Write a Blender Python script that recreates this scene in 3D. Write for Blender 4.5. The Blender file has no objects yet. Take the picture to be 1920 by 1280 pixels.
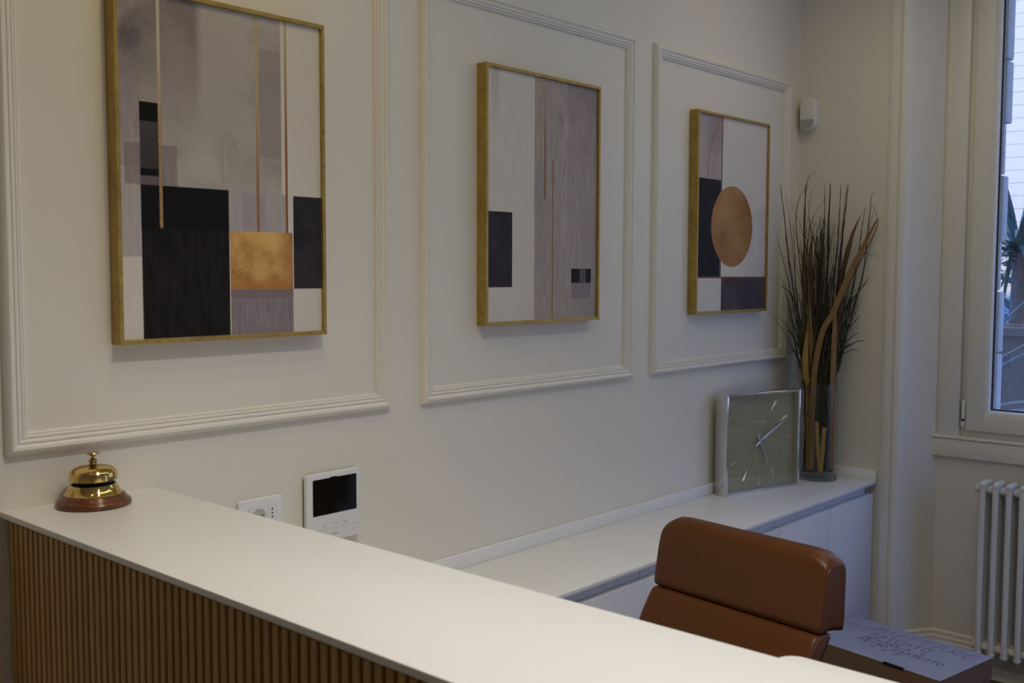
import bpy, bmesh, math, random
from mathutils import Vector, Matrix
random.seed(7)
S = bpy.context.scene
COL = S.collection
PI = math.pi

# ------------------------------------------------------------------ camera
YAW, PITCH, ROLL, FPX = 0.8386, -0.06691, 0.0028, 1944.0
CAMP = Vector((0.0, -2.0, 1.552))
FW = Vector((math.sin(YAW) * math.cos(PITCH), math.cos(YAW) * math.cos(PITCH), math.sin(PITCH)))
_rt = Vector((math.cos(YAW), -math.sin(YAW), 0)); _up = _rt.cross(FW)
RT = _rt * math.cos(ROLL) + _up * math.sin(ROLL)
UP = -_rt * math.sin(ROLL) + _up * math.cos(ROLL)
cam = bpy.data.cameras.new('camera'); camo = bpy.data.objects.new('camera', cam); COL.objects.link(camo)
cam.sensor_width = 36.0; cam.lens = FPX * 36.0 / 1920.0; cam.clip_start = 0.02
camo.matrix_world = Matrix(((RT.x, UP.x, -FW.x, CAMP.x), (RT.y, UP.y, -FW.y, CAMP.y), (RT.z, UP.z, -FW.z, CAMP.z), (0, 0, 0, 1)))
cam.dof.use_dof = True; cam.dof.focus_distance = 3.4; cam.dof.aperture_fstop = 8.0
S.camera = camo
S.view_settings.view_transform = 'Standard'; S.view_settings.look = 'None'
S.view_settings.exposure = 0.0; S.view_settings.gamma = 1.0; S.view_settings.use_curve_mapping = False

# ------------------------------------------------------------------ sky
W = bpy.data.worlds.new('sky'); S.world = W; W.use_nodes = True
_bg = W.node_tree.nodes['Background']
_bg.inputs[0].default_value = (0.105, 0.29, 1.0, 1); _bg.inputs[1].default_value = 4.8
sun = bpy.data.lights.new('sun', 'SUN'); sun.energy = 5.5; sun.color = (1.0, 0.85, 0.35); sun.angle = math.radians(0.6)
suno = bpy.data.objects.new('sun', sun); COL.objects.link(suno)      # added low behind the house only to brighten the wall across the garden
suno.rotation_euler = Vector((0.79, -0.06, -0.60)).to_track_quat('-Z', 'Y').to_euler()

# ------------------------------------------------------------------ lamps of the room (ceiling spots over the counter, soft panels)
WARM = (1.0, 0.89, 0.70)
def spot(x, y, z, power, size=120, r=0.022, blend=0.9, tx=0, ty=0, col=WARM):
    l = bpy.data.lights.new('ceiling_spot', 'SPOT'); l.energy = power; l.color = col
    l.spot_size = math.radians(size); l.spot_blend = blend; l.shadow_soft_size = r
    o = bpy.data.objects.new('ceiling_spot', l); COL.objects.link(o); o.location = (x, y, z)
    o.rotation_euler = (tx, ty, 0)
    return o
def panel(x, y, z, sx, sy, power, col=WARM):
    l = bpy.data.lights.new('ceiling_panel', 'AREA'); l.shape = 'RECTANGLE'; l.size = sx; l.size_y = sy
    l.energy = power; l.color = col
    o = bpy.data.objects.new('ceiling_panel', l); COL.objects.link(o); o.location = (x, y, z)
    return o
AMBER = (1.0, 0.77, 0.36)
for x, e in ((0.46, 1.8), (1.16, 8.0), (3.29, 4.6)):          # twin downlights in a row along the picture wall
    for y in (-0.60, -0.88):
        spot(x, y, 2.95, e, size=160, blend=1, r=0.013, col=AMBER)
for y in (-1.5, -2.1):                                          # brighter pair over the counter
    spot(1.0, y, 2.95, 51.0, col=(1.0, 0.95, 0.92))
panel(2.2, -1.4, 2.97, 2.5, 0.3, 5.2, col=(0.84, 1.0, 0.90))  # linear fitting over the desk
pl = bpy.data.lights.new('window_portal', 'AREA'); pl.shape = 'RECTANGLE'; pl.size = 1.75; pl.size_y = 1.9
pl.cycles.is_portal = True
po = bpy.data.objects.new('window_portal', pl); COL.objects.link(po); po.location = (4.32, -1.55, 1.85)
po.rotation_euler = (0, PI / 2, 0)

# ------------------------------------------------------------------ materials
def lin(r, g, b):
    f = lambda c: (c / 255) / 12.92 if c / 255 <= 0.04045 else ((c / 255 + 0.055) / 1.055) ** 2.4
    return (f(r), f(g), f(b), 1)
class NT:
    def __init__(s, name):
        s.m = bpy.data.materials.new(name); s.m.use_nodes = True; s.t = s.m.node_tree; s.t.nodes.clear()
        s.out = s.n('ShaderNodeOutputMaterial')
    def n(s, t, **k):
        n = s.t.nodes.new(t)
        for a, v in k.items(): setattr(n, a, v)
        return n
    def put(s, sock, v):
        if v is None: return
        if isinstance(v, bpy.types.NodeSocket): s.t.links.new(v, sock)
        else: sock.default_value = v
    def math(s, op, a, b=None, c=None, clamp=False):
        n = s.n('ShaderNodeMath', operation=op, use_clamp=clamp)
        s.put(n.inputs[0], a); s.put(n.inputs[1], b); s.put(n.inputs[2], c); return n.outputs[0]
    def mix(s, f, a, b, blend='MIX'):
        n = s.n('ShaderNodeMix', data_type='RGBA', blend_type=blend)
        s.put(n.inputs[0], f); s.put(n.inputs[6], a); s.put(n.inputs[7], b); return n.outputs[2]
    def noise(s, vec, scale, detail=4, rough=0.55, stretch=None, dist=0.0):
        if stretch:
            mp = s.n('ShaderNodeMapping'); s.put(mp.inputs[0], vec); mp.inputs['Scale'].default_value = stretch; vec = mp.outputs[0]
        n = s.n('ShaderNodeTexNoise'); s.put(n.inputs['Vector'], vec); n.inputs['Scale'].default_value = scale
        n.inputs['Detail'].default_value = detail; n.inputs['Roughness'].default_value = rough
        n.inputs['Distortion'].default_value = dist
        return n.outputs['Fac']
    def ramp(s, f, lo, hi):
        n = s.n('ShaderNodeMapRange'); s.put(n.inputs[0], f); n.inputs[1].default_value = lo; n.inputs[2].default_value = hi
        return n.outputs[0]
    def coord(s, w='Object'): return s.n('ShaderNodeTexCoord').outputs[w]
    def bsdf(s, col, rough=0.5, metal=0.0, bump=None, bstr=0.1, bdist=0.002, **k):
        p = s.n('ShaderNodeBsdfPrincipled'); s.put(p.inputs['Base Color'], col); s.put(p.inputs['Roughness'], rough)
        s.put(p.inputs['Metallic'], metal)
        for a, v in k.items(): s.put(p.inputs[a], v)
        if bump is not None:
            b = s.n('ShaderNodeBump'); b.inputs['Strength'].default_value = bstr; b.inputs['Distance'].default_value = bdist
            s.put(b.inputs['Height'], bump); s.t.links.new(b.outputs[0], p.inputs['Normal'])
        s.t.links.new(p.outputs[0], s.out.inputs[0]); return p
def plain(name, col, rough=0.5, metal=0.0, nscale=60, namt=0.06, bstr=0.05, bdist=0.001, **k):
    t = NT(name); c = t.coord(); f = t.noise(c, nscale, 5)
    d = tuple(max(0, x * (1 - namt)) for x in col[:3]) + (1,); l = tuple(min(1, x * (1 + namt)) for x in col[:3]) + (1,)
    t.bsdf(t.mix(f, d, l), rough, metal, f, bstr, bdist, **k); return t.m
M = {}
M['wall'] = plain('wall_paint', (0.80, 0.755, 0.665, 1), 0.62, nscale=140, namt=0.015, bstr=0.06, bdist=0.0006)
M['trim'] = plain('trim_paint', (0.82, 0.78, 0.70, 1), 0.42, nscale=120, namt=0.012, bstr=0.03, bdist=0.0004)
M['ceil'] = plain('ceiling_paint', (0.86, 0.84, 0.80, 1), 0.8, nscale=90, namt=0.015)
M['winwhite'] = plain('window_paint', (0.80, 0.78, 0.72, 1), 0.35, nscale=80, namt=0.012, bstr=0.02)
M['lam'] = plain('white_laminate', (0.86, 0.85, 0.83, 1), 0.38, nscale=200, namt=0.012, bstr=0.02, bdist=0.0003)
M['cab'] = plain('cabinet_white', (0.80, 0.79, 0.77, 1), 0.42, nscale=200, namt=0.012, bstr=0.02, bdist=0.0003)
M['plastic'] = plain('white_plastic', (0.80, 0.79, 0.79, 1), 0.4, nscale=300, namt=0.01, bstr=0.02, bdist=0.0002)
M['lens'] = plain('grey_lens', (0.42, 0.43, 0.42, 1), 0.35, nscale=300, namt=0.04)
M['print_dark'] = plain('dark_print', (0.12, 0.115, 0.11, 1), 0.6)
M['black'] = plain('black_glass', (0.006, 0.006, 0.006, 1), 0.08, namt=0.0, bstr=0)
M['hole'] = plain('black_hole_shade', (0.008, 0.007, 0.008, 1), 0.8)
M['socket'] = plain('socket_grey', (0.50, 0.47, 0.43, 1), 0.45)
M['gasket'] = plain('dark_gasket', (0.015, 0.018, 0.025, 1), 0.5)
M['radiator'] = plain('radiator_enamel', (0.78, 0.77, 0.76, 1), 0.25, nscale=60, namt=0.01, bstr=0.02)
M['chrome'] = plain('chrome', (0.72, 0.71, 0.70, 1), 0.07, 1.0, nscale=20, namt=0.02, bstr=0.0)
M['chromebrush'] = plain('satin_chrome', (0.55, 0.53, 0.50, 1), 0.22, 1.0, nscale=40, namt=0.03, bstr=0.0)
M['steel'] = plain('grey_steel', (0.35, 0.35, 0.36, 1), 0.35, 1.0)
M['nylon'] = plain('black_nylon', (0.02, 0.02, 0.02, 1), 0.5)
M['stone'] = plain('grey_limestone', (0.50, 0.50, 0.50, 1), 0.85, nscale=25, namt=0.16, bstr=0.4, bdist=0.004)
M['siding'] = plain('white_board_paint', (0.42, 0.41, 0.38, 1), 0.6, nscale=8, namt=0.03)
M['ground'] = plain('garden_soil', (0.10, 0.085, 0.07, 1), 0.9, nscale=6, namt=0.3, bstr=0.5, bdist=0.02)
M['planter'] = plain('rust_planter', (0.20, 0.11, 0.06, 1), 0.7, nscale=12, namt=0.2)
M['hedge'] = plain('hedge_leaf', (0.035, 0.05, 0.03, 1), 0.6, nscale=10, namt=0.4)
M['yucca'] = plain('yucca_leaf', (0.12, 0.16, 0.11, 1), 0.45, nscale=14, namt=0.3)
M['stem_dark'] = plain('dark_stem', (0.035, 0.026, 0.014, 1), 0.7, nscale=120, namt=0.4)
M['stem_green'] = plain('green_stem', (0.042, 0.052, 0.020, 1), 0.7, nscale=120, namt=0.4)
M['stem_olive'] = plain('olive_stem', (0.075, 0.062, 0.022, 1), 0.7, nscale=120, namt=0.4)
M['blade'] = plain('tan_blade', (0.23, 0.120, 0.024, 1), 0.6, nscale=50, namt=0.25)
M['blade_pale'] = plain('pale_blade', (0.25, 0.150, 0.046, 1), 0.6, nscale=50, namt=0.2)
M['blade_brown'] = plain('brown_blade', (0.15, 0.066, 0.018, 1), 0.6, nscale=50, namt=0.3)
M['ochre'] = plain('ochre_blade', (0.36, 0.195, 0.030, 1), 0.6, nscale=50, namt=0.15)
M['brass'] = plain('polished_brass', (0.72, 0.50, 0.17, 1), 0.07, 1.0, nscale=30, namt=0.05, bstr=0.0)
M['brass_dark'] = plain('dull_brass', (0.42, 0.29, 0.11, 1), 0.25, 1.0, nscale=60, namt=0.12, bstr=0.0)
M['red_ink'] = plain('red_ink', (0.20, 0.035, 0.045, 1), 0.7)
M['blue_ink'] = plain('navy_ink', (0.018, 0.018, 0.06, 1), 0.7)
M['silver_print'] = plain('silver_print', (0.88, 0.90, 0.95, 1), 0.35, 0.2)
M['marker'] = plain('bright_chrome', (0.86, 0.86, 0.88, 1), 0.24, 0.9, nscale=20, namt=0.02, bstr=0.0)
M['liner'] = plain('pale_reflection_steel', (0.66, 0.63, 0.58, 1), 0.33, 0.85, nscale=24, namt=0.12, bstr=0.0)  # paler than the chrome, painting in reflections inside the clock case

def wood(name, dark, light, scale, stretch, rough, objrand=0.0, bstr=0.1):
    t = NT(name); c = t.coord(); f = t.noise(c, scale, 6, 0.6, stretch, 0.4)
    f2 = t.noise(c, scale * 3.1, 4, 0.6, stretch)
    g = t.math('ADD', t.math('MULTIPLY', f, 0.7), t.math('MULTIPLY', f2, 0.3))
    g = t.ramp(g, 0.3, 0.7)
    if objrand:
        r = t.n('ShaderNodeObjectInfo').outputs['Random']
        g = t.math('ADD', g, t.math('MULTIPLY', t.math('SUBTRACT', r, 0.5), objrand), clamp=True)
    t.bsdf(t.mix(g, dark, light), rough, 0, g, bstr, 0.0008); return t.m
M['oak'] = wood('oak_slat', (0.38, 0.225, 0.068, 1), (0.56, 0.35, 0.115, 1), 9, (8, 8, 0.5), 0.55, 0.5)
M['oakback'] = wood('shaded_oak_backing', (0.018, 0.009, 0.004, 1), (0.03, 0.016, 0.007, 1), 9, (8, 8, 0.5), 0.7)  # coloured near black to paint shade into the gaps between slats
M['floorwood'] = wood('dark_floor_oak', (0.055, 0.03, 0.016, 1), (0.12, 0.066, 0.034, 1), 6, (1, 12, 12), 0.4, 0.5)
M['rosewood'] = wood('rosewood', (0.060, 0.018, 0.007, 1), (0.20, 0.068, 0.024, 1), 22, (3, 1, 6), 0.22)
M['card_top'] = plain('pale_card', (0.35, 0.36, 0.42, 1), 0.7, nscale=40, namt=0.05, bstr=0.05)
M['card'] = plain('brown_card', (0.22, 0.125, 0.065, 1), 0.8, nscale=40, namt=0.08, bstr=0.08)

def leather():
    t = NT('brown_leather'); c = t.coord(); f = t.noise(c, 7, 5); f2 = t.noise(c, 420, 3)
    v = t.n('ShaderNodeTexVoronoi'); v.inputs['Scale'].default_value = 520; t.put(v.inputs['Vector'], c)
    t.bsdf(t.mix(f, (0.082, 0.0250, 0.0036, 1), (0.105, 0.033, 0.0052, 1)), t.math('ADD', 0.30, t.math('MULTIPLY', f, 0.14)), 0,
           t.math('ADD', v.outputs['Distance'], f2), 0.12, 0.0005, **{'Specular IOR Level': 0.32})
    return t.m
M['leather'] = leather()
def gold():
    t = NT('aged_gold_leaf'); c = t.coord(); f = t.noise(c, 60, 6, 0.65, (1, 1, 1)); f2 = t.noise(c, 18, 4)
    f3 = t.noise(c, 700, 2)
    g = t.ramp(t.math('ADD', t.math('MULTIPLY', f, 0.6), t.math('MULTIPLY', f2, 0.4)), 0.35, 0.65)
    t.bsdf(t.mix(g, (0.33, 0.205, 0.042, 1), (0.52, 0.37, 0.10, 1)), t.math('ADD', 0.36, t.math('MULTIPLY', g, 0.16)), 0.55, f3, 0.12, 0.0006)
    return t.m
M['gold'] = gold()
def face():
    t = NT('brushed_champagne'); c = t.coord(); f = t.noise(c, 60, 3, 0.5, (6, 6, 0.1))
    t.bsdf(t.mix(f, (0.40, 0.37, 0.225, 1), (0.46, 0.43, 0.27, 1)), 0.42, 0.15, f, 0.05, 0.0003); return t.m
M['face'] = face()
def clear_glass(name, tint=(1, 1, 1, 1), ior=1.5, refl=1.0):
    t = NT(name); tr = t.n('ShaderNodeBsdfTransparent'); tr.inputs[0].default_value = tint
    g = t.n('ShaderNodeBsdfGlossy'); g.inputs['Roughness'].default_value = 0.01
    lw = t.n('ShaderNodeLayerWeight'); lw.inputs[0].default_value = 0.5       # Schlick: the same from both faces of the sheet
    f0 = ((ior - 1) / (ior + 1)) ** 2
    fr = t.math('ADD', f0, t.math('MULTIPLY', 1 - f0, t.math('POWER', lw.outputs['Facing'], 5.0)))
    m = t.n('ShaderNodeMixShader'); t.put(m.inputs[0], t.math('MULTIPLY', fr, refl))
    t.t.links.new(tr.outputs[0], m.inputs[1]); t.t.links.new(g.outputs[0], m.inputs[2])
    t.t.links.new(m.outputs[0], t.out.inputs[0]); return t.m
M['pane'] = clear_glass('window_glass', (0.95, 0.97, 0.97, 1))
M['clockglass'] = clear_glass('clock_glass', (0.97, 0.97, 0.96, 1), 1.6)
M['vaseglass'] = clear_glass('vase_glass', (0.97, 0.98, 0.975, 1), 1.45, 0.9)
def solid_glass():
    t = NT('thick_glass'); t.bsdf((0.86, 0.90, 0.90, 1), 0.03, 0, None, **{'Transmission Weight': 1.0, 'IOR': 1.5}); return t.m
M['thickglass'] = solid_glass()

# ------------------------------------------------------------------ mesh helpers
def link(name, me, mat=None, parent=None, kind=None):
    o = bpy.data.objects.new(name, me); COL.objects.link(o)
    if mat is not None and not me.materials: me.materials.append(mat)
    if parent is not None: o.parent = parent
    if kind: o['kind'] = kind
    return o
def obj(name, bm, mat, parent=None, smooth=False, kind=None, angle=35):
    bmesh.ops.recalc_face_normals(bm, faces=bm.faces[:])
    me = bpy.data.meshes.new(name); bm.to_mesh(me); bm.free()
    if smooth:
        for p in me.polygons: p.use_smooth = True
        me.set_sharp_from_angle(angle=math.radians(angle))
    return link(name, me, mat, parent, kind)
def thing(name, label, cat, loc=(0, 0, 0), rotz=0, group=None):
    o = bpy.data.objects.new(name, None); COL.objects.link(o); o.empty_display_size = 0.05
    o.location = loc; o.rotation_euler = (0, 0, rotz)
    o['label'] = label; o['category'] = cat
    if group: o['group'] = group
    return o
def tag(o, label, cat, group=None):
    o['label'] = label; o['category'] = cat
    if group: o['group'] = group
    return o
def struct(name):
    o = bpy.data.objects.new(name, None); COL.objects.link(o); o['kind'] = 'structure'; return o
def box(bm, x0, x1, y0, y1, z0, z1, bev=0.0, seg=2):
    b = bmesh.new(); r = bmesh.ops.create_cube(b, size=1)
    for v in b.verts: v.co = Vector(((x0 + x1) / 2 + v.co.x * (x1 - x0), (y0 + y1) / 2 + v.co.y * (y1 - y0), (z0 + z1) / 2 + v.co.z * (z1 - z0)))
    if bev: bmesh.ops.bevel(b, geom=b.edges[:], offset=bev, segments=seg, profile=0.5, affect='EDGES')
    merge(bm, b); return bm
def merge(bm, b, mat=None):
    me = bpy.data.meshes.new('tmp'); b.to_mesh(me); b.free()
    if mat is not None: me.transform(mat)
    bm.from_mesh(me); bpy.data.meshes.remove(me)
def B(*a, **k): return box(bmesh.new(), *a, **k)
def prism(pts, z0, z1, bm=None):          # plan polygon raised in z
    bm = bm or bmesh.new(); lo = [bm.verts.new((x, y, z0)) for x, y in pts]; hi = [bm.verts.new((x, y, z1)) for x, y in pts]
    n = len(pts); bm.faces.new(lo[::-1]); bm.faces.new(hi)
    for i in range(n): bm.faces.new((lo[i], lo[(i + 1) % n], hi[(i + 1) % n], hi[i]))
    return bm
def extr(pts3, vec, bm=None):             # polygon in space pushed along a vector
    bm = bm or bmesh.new(); v = Vector(vec); a = [bm.verts.new(p) for p in pts3]; b = [bm.verts.new(Vector(p) + v) for p in pts3]
    n = len(a); bm.faces.new(a[::-1]); bm.faces.new(b)
    for i in range(n): bm.faces.new((a[i], a[(i + 1) % n], b[(i + 1) % n], b[i]))
    return bm
def bevel_all(bm, off, seg=2, ang=0.5):
    bmesh.ops.recalc_face_normals(bm, faces=bm.faces[:])
    e = [e for e in bm.edges if len(e.link_faces) == 2 and e.calc_face_angle(0) > ang]
    bmesh.ops.bevel(bm, geom=e, offset=off, segments=seg, profile=0.5, affect='EDGES'); return bm
def lathe(prof, seg=48, bm=None, cap=True, cx=0, cy=0, cz=0):
    bm = bm or bmesh.new(); rings = []
    for r, z in prof:
        if r < 1e-6: rings.append([bm.verts.new((cx, cy, cz + z))])
        else: rings.append([bm.verts.new((cx + r * math.cos(2 * PI * i / seg), cy + r * math.sin(2 * PI * i / seg), cz + z)) for i in range(seg)])
    for a, b in zip(rings, rings[1:]):
        if len(a) == 1 and len(b) == 1: continue
        for i in range(seg):
            j = (i + 1) % seg
            if len(a) == 1: bm.faces.new((a[0], b[i], b[j]))
            elif len(b) == 1: bm.faces.new((a[i], b[0], a[j]))
            else: bm.faces.new((a[i], b[i], b[j], a[j]))
    if cap:
        if len(rings[0]) > 1: bm.faces.new(rings[0][::-1])
        if len(rings[-1]) > 1: bm.faces.new(rings[-1])
    return bm
def tube(pts, rad, seg=6, bm=None, cap=True):
    bm = bm or bmesh.new(); P = [Vector(p) for p in pts]; n = len(P); rings = []
    for i in range(n):
        d = (P[min(i + 1, n - 1)] - P[max(i - 1, 0)]).normalized()
        a = d.cross(Vector((0.31, 0.87, 0.11)) if abs(d.z) > 0.5 else Vector((0, 0, 1))).normalized(); b = d.cross(a)
        r = rad[i] if isinstance(rad, (list, tuple)) else rad
        rings.append([bm.verts.new(P[i] + (a * math.cos(2 * PI * k / seg) + b * math.sin(2 * PI * k / seg)) * r) for k in range(seg)])
    for A, C in zip(rings, rings[1:]):
        for k in range(seg): bm.faces.new((A[k], A[(k + 1) % seg], C[(k + 1) % seg], C[k]))
    if cap: bm.faces.new(rings[0][::-1]); bm.faces.new(rings[-1])
    return bm
def spline(pts, n=6):
    P = [Vector(p) for p in pts]; out = []
    for i in range(len(P) - 1):
        p0, p1, p2, p3 = P[max(i - 1, 0)], P[i], P[i + 1], P[min(i + 2, len(P) - 1)]
        for k in range(n):
            t = k / n
            out.append(0.5 * ((2 * p1) + (p2 - p0) * t + (2 * p0 - 5 * p1 + 4 * p2 - p3) * t * t + (3 * p1 - p0 - 3 * p2 + p3) * t ** 3))
    out.append(P[-1]); return out
def text_mesh(name, s, size, mat, mw, parent, align='CENTER', sx=1.0, thick=0.0002, bold=0.0):
    c = bpy.data.curves.new('txt', 'FONT'); c.body = s; c.size = size; c.align_x = align; c.align_y = 'CENTER'
    c.extrude = thick; c.offset = bold; c.resolution_u = 3
    o = bpy.data.objects.new('txt', c); COL.objects.link(o); dg = bpy.context.evaluated_depsgraph_get(); dg.update()
    me = bpy.data.meshes.new_from_object(o.evaluated_get(dg)); bpy.data.objects.remove(o); bpy.data.curves.remove(c)
    me.transform(mw @ Matrix.Diagonal((sx, 1, 1, 1))); me.name = name; me.materials.clear()
    return link(name, me, mat, parent)
def frame_axes(o, ex, ey, ez):
    return Matrix(((ex[0], ey[0], ez[0], o[0]), (ex[1], ey[1], ez[1], o[1]), (ex[2], ey[2], ez[2], o[2]), (0, 0, 0, 1)))
def stroke(bm, pts, w, z, tr):            # flat pen stroke on a plane; tr maps (u,v) to 3-D
    P = [Vector((p[0], p[1], 0)) for p in pts]; n = len(P); L = []; R = []
    for i in range(n):
        d = (P[min(i + 1, n - 1)] - P[max(i - 1, 0)])
        d = d.normalized() if d.length > 1e-9 else Vector((1, 0, 0)); q = Vector((-d.y, d.x, 0)) * w / 2
        L.append(bm.verts.new(tr(P[i].x + q.x, P[i].y + q.y, z))); R.append(bm.verts.new(tr(P[i].x - q.x, P[i].y - q.y, z)))
    for i in range(n - 1): bm.faces.new((L[i], R[i], R[i + 1], L[i + 1]))
    return bm
def at_y(px, py, Y):
    v = FW + RT * ((px - 960) / FPX) - UP * ((py - 640) / FPX); t = (Y - CAMP.y) / v.y; return CAMP + v * t

# ------------------------------------------------------------------ room shell
XW, XS, CEIL, WL, WF = 4.13, 3.985, 3.0, -1.6, -3.6
YC = -1.55                                  # middle of the window niche
mir = lambda pts: [(x, 2 * YC - y) for x, y in pts][::-1]
# floor and its boards
fl = struct('floor')
obj('subfloor', B(WL - .1, XW + .2, WF - .1, .12, -0.08, -0.012), M['floorwood'], fl)
pm = None; w_, l_ = 0.14, 1.2
iy = 0; y = WF
while y < 0.0:
    x = WL - (iy * 0.47) % l_
    while x < XW:
        x0, x1 = max(x, WL), min(x + l_, XW + .02)
        if x1 - x0 > 0.03:
            bm = B(x0 + .0008, x1 - .0008, y + .0008, min(y + w_, 0.0) - .0008, -0.012, 0.0)
            obj('plank', bm, M['floorwood'], fl)
        x += l_
    y += w_; iy += 1
ce = obj('ceiling', B(WL - .1, XW + .5, WF - .1, .12, CEIL, CEIL + .1), M['ceil'], kind='structure')
obj('wall_back', B(WL - .1, XS + .3, 0, .12, 0, CEIL), M['wall'], kind='structure')
obj('wall_left', B(WL - .12, WL, WF, .0, 0, CEIL), M['wall'], kind='structure')
DX0, DX1, DZ = 3.15, 3.93, 2.55                 # unseen glazed door in the front wall, added to let in blue light
bm = B(WL - .1, DX0, WF - .12, WF, 0, CEIL); box(bm, DX1, XW + .5, WF - .12, WF, 0, CEIL); box(bm, DX0, DX1, WF - .12, WF, DZ, CEIL)
obj('wall_front', bm, M['wall'], kind='structure')
wr = struct('wall_right')
pier = [(XS, 0.0), (XS, -0.446), (XW, -0.540), (4.18, -0.540), (4.18, -0.66), (4.30, -0.66), (4.30, 0.0)]
obj('pier', prism(pier, 0, CEIL), M['wall'], wr)
pier2 = mir([(XS, 0.0), (XS, -0.446), (XW, -0.540), (4.18, -0.540), (4.18, -0.66), (4.30, -0.66), (4.30, 0.0)])
pier2 = [(x, max(y, WF)) if y < -2.39 else (x, y) for x, y in pier2]
pr2 = [(XS, WF), (XS, 2 * YC + 0.446), (XW, 2 * YC + 0.540), (4.18, 2 * YC + 0.540), (4.18, 2 * YC + .66), (4.30, 2 * YC + .66), (4.30, WF)]
obj('pier', prism(pr2, 0, CEIL), M['wall'], wr)
obj('parapet', B(XW, 4.30, 2 * YC + 0.540, -0.540, 0, 0.86), M['wall'], wr)
obj('lintel', B(XW, 4.30, 2 * YC + 0.540, -0.540, 2.80, CEIL), M['wall'], wr)
# stone jamb outside, laid in separate blocks
blocks = [(2.384, 2.80, 4.385, -.702), (2.138, 2.376, 4.380, -.704), (1.938, 2.134, 4.335, -.698), (1.680, 1.932, 4.362, -.704),
          (1.486, 1.676, 4.328, -.698), (1.242, 1.480, 4.360, -.704), (0.985, 1.234, 4.362, -.703), (0.74, 0.98, 4.335, -.698), (0.4, 0.735, 4.36, -.703)]
for z0, z1, xe, ye in blocks:
    for m in (False, True):
        bm = B(4.302, xe, *( (ye, -0.30) if not m else (2 * YC + .30, 2 * YC - ye)), z0, z1, bev=0.006, seg=2)
        obj('stone', bm, M['stone'], wr, smooth=True)

dr = struct('unseen_door_1')
bm = bmesh.new()
for x0_, x1_ in ((DX0, DX0 + .05), (DX1 - .05, DX1)): box(bm, x0_, x1_, WF - .09, WF - .03, 0, DZ, bev=.003)
box(bm, DX0 + .05, DX1 - .05, WF - .09, WF - .03, DZ - .05, DZ, bev=.003); box(bm, DX0 + .05, DX1 - .05, WF - .085, WF - .035, .004, .09, bev=.003)
obj('door_frame', bm, M['trim'], dr, smooth=True)
obj('glass_pane', B(DX0 + .05, DX1 - .05, WF - .062, WF - .056, .09, DZ - .05), M['pane'], dr)
obj('pull_handle', tube([(DX0 + .12, WF - .01, .80), (DX0 + .12, WF - .01, 1.40)], .014, 12), M['chromebrush'], dr, smooth=True)
# wall panel mouldings (each a mitred frame of four lengths)
PROF = [(0, 0), (0, .006), (.002, .012), (.006, .017), (.011, .0195), (.016, .0185), (.020, .015), (.0222, .0122), (.0226, .0145), (.0265, .0145),
        (.030, .0125), (.0312, .0092), (.0317, .0115), (.0355, .0112), (.038, .008), (.0384, .0058), (.0388, .0078), (.042, .0065), (.043, .003), (.0435, 0)]
def moulding(n, x0, x1, z0, z1):
    t = struct('trim_%d' % n)
    C = lambda u: [(x0 + u, z0 + u), (x1 - u, z0 + u), (x1 - u, z1 - u), (x0 + u, z1 - u)]
    for k in range(4):
        bm = bmesh.new(); A = []; Bv = []
        for u, d in PROF:
            c = C(u); a = c[k]; b = c[(k + 1) % 4]
            A.append(bm.verts.new((a[0], -d, a[1]))); Bv.append(bm.verts.new((b[0], -d, b[1])))
        for i in range(len(PROF) - 1): bm.faces.new((A[i], Bv[i], Bv[i + 1], A[i + 1]))
        bm.faces.new((A[-1], Bv[-1], Bv[0], A[0]))
        obj('moulding_rail', bm, M['trim'], t, smooth=True, angle=25)
moulding(1, 0.797, 1.751, 1.2025, 2.314)
moulding(2, 1.863, 2.812, 1.2025, 2.314)
moulding(3, 2.924, 3.884, 1.2025, 2.314)
# architraves at the niche corners
arch = [(3.986, -.369), (3.981, -.370), (3.980, -.380), (3.972, -.383), (3.970, -.409), (3.9715, -.414), (3.978, -.4165), (3.978, -.4185), (3.973, -.4215),
        (3.9725, -.428), (3.976, -.4345), (3.977, -.438), (3.982, -.4455), (3.993, -.4525), (4.001, -.4565), (3.990, -.43)]
obj('trim_4', prism(arch, 0, 2.9), M['trim'], kind='structure', smooth=True, angle=30)
obj('trim_5', prism(mir(arch), 0, 2.9), M['trim'], kind='structure', smooth=True, angle=30)
# stepped baseboard in the niche and along the walls
BB = [(0, 0), (.017, 0), (.017, .075), (.0145, .083), (.0145, .098), (.011, .104), (.0105, .118), (.0065, .123), (.006, .137), (.002, .144), (0, .145)]
def baseboard(name, path):
    bm = bmesh.new(); n = len(path); P = [Vector((a, b, 0)) for a, b in path]; rings = []
    for i in range(n):
        d0 = (P[i] - P[i - 1]).normalized() if i else (P[1] - P[0]).normalized()
        d1 = (P[i + 1] - P[i]).normalized() if i < n - 1 else d0
        n0 = Vector((d0.y, -d0.x, 0)); n1 = Vector((d1.y, -d1.x, 0)); m = (n0 + n1).normalized(); s = 1 / max(0.3, m.dot(n0))
        rings.append([bm.verts.new(P[i] + m * (u * s) + Vector((0, 0, z))) for u, z in BB])
    for A, C in zip(rings, rings[1:]):
        for k in range(len(BB)): bm.faces.new((A[k], A[(k + 1) % len(BB)], C[(k + 1) % len(BB)], C[k]))
    bm.faces.new(rings[0]); bm.faces.new(rings[-1][::-1])
    return obj(name, bm, M['trim'], kind='structure')
ey = 2 * YC
baseboard('baseboard_right', [(3.995, -.4535), (XW, -.540), (XW, ey + .540), (3.995, ey + .4535)])
baseboard('baseboard_left', [(WL, WF), (WL, 0), (0.79, 0)])

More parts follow.
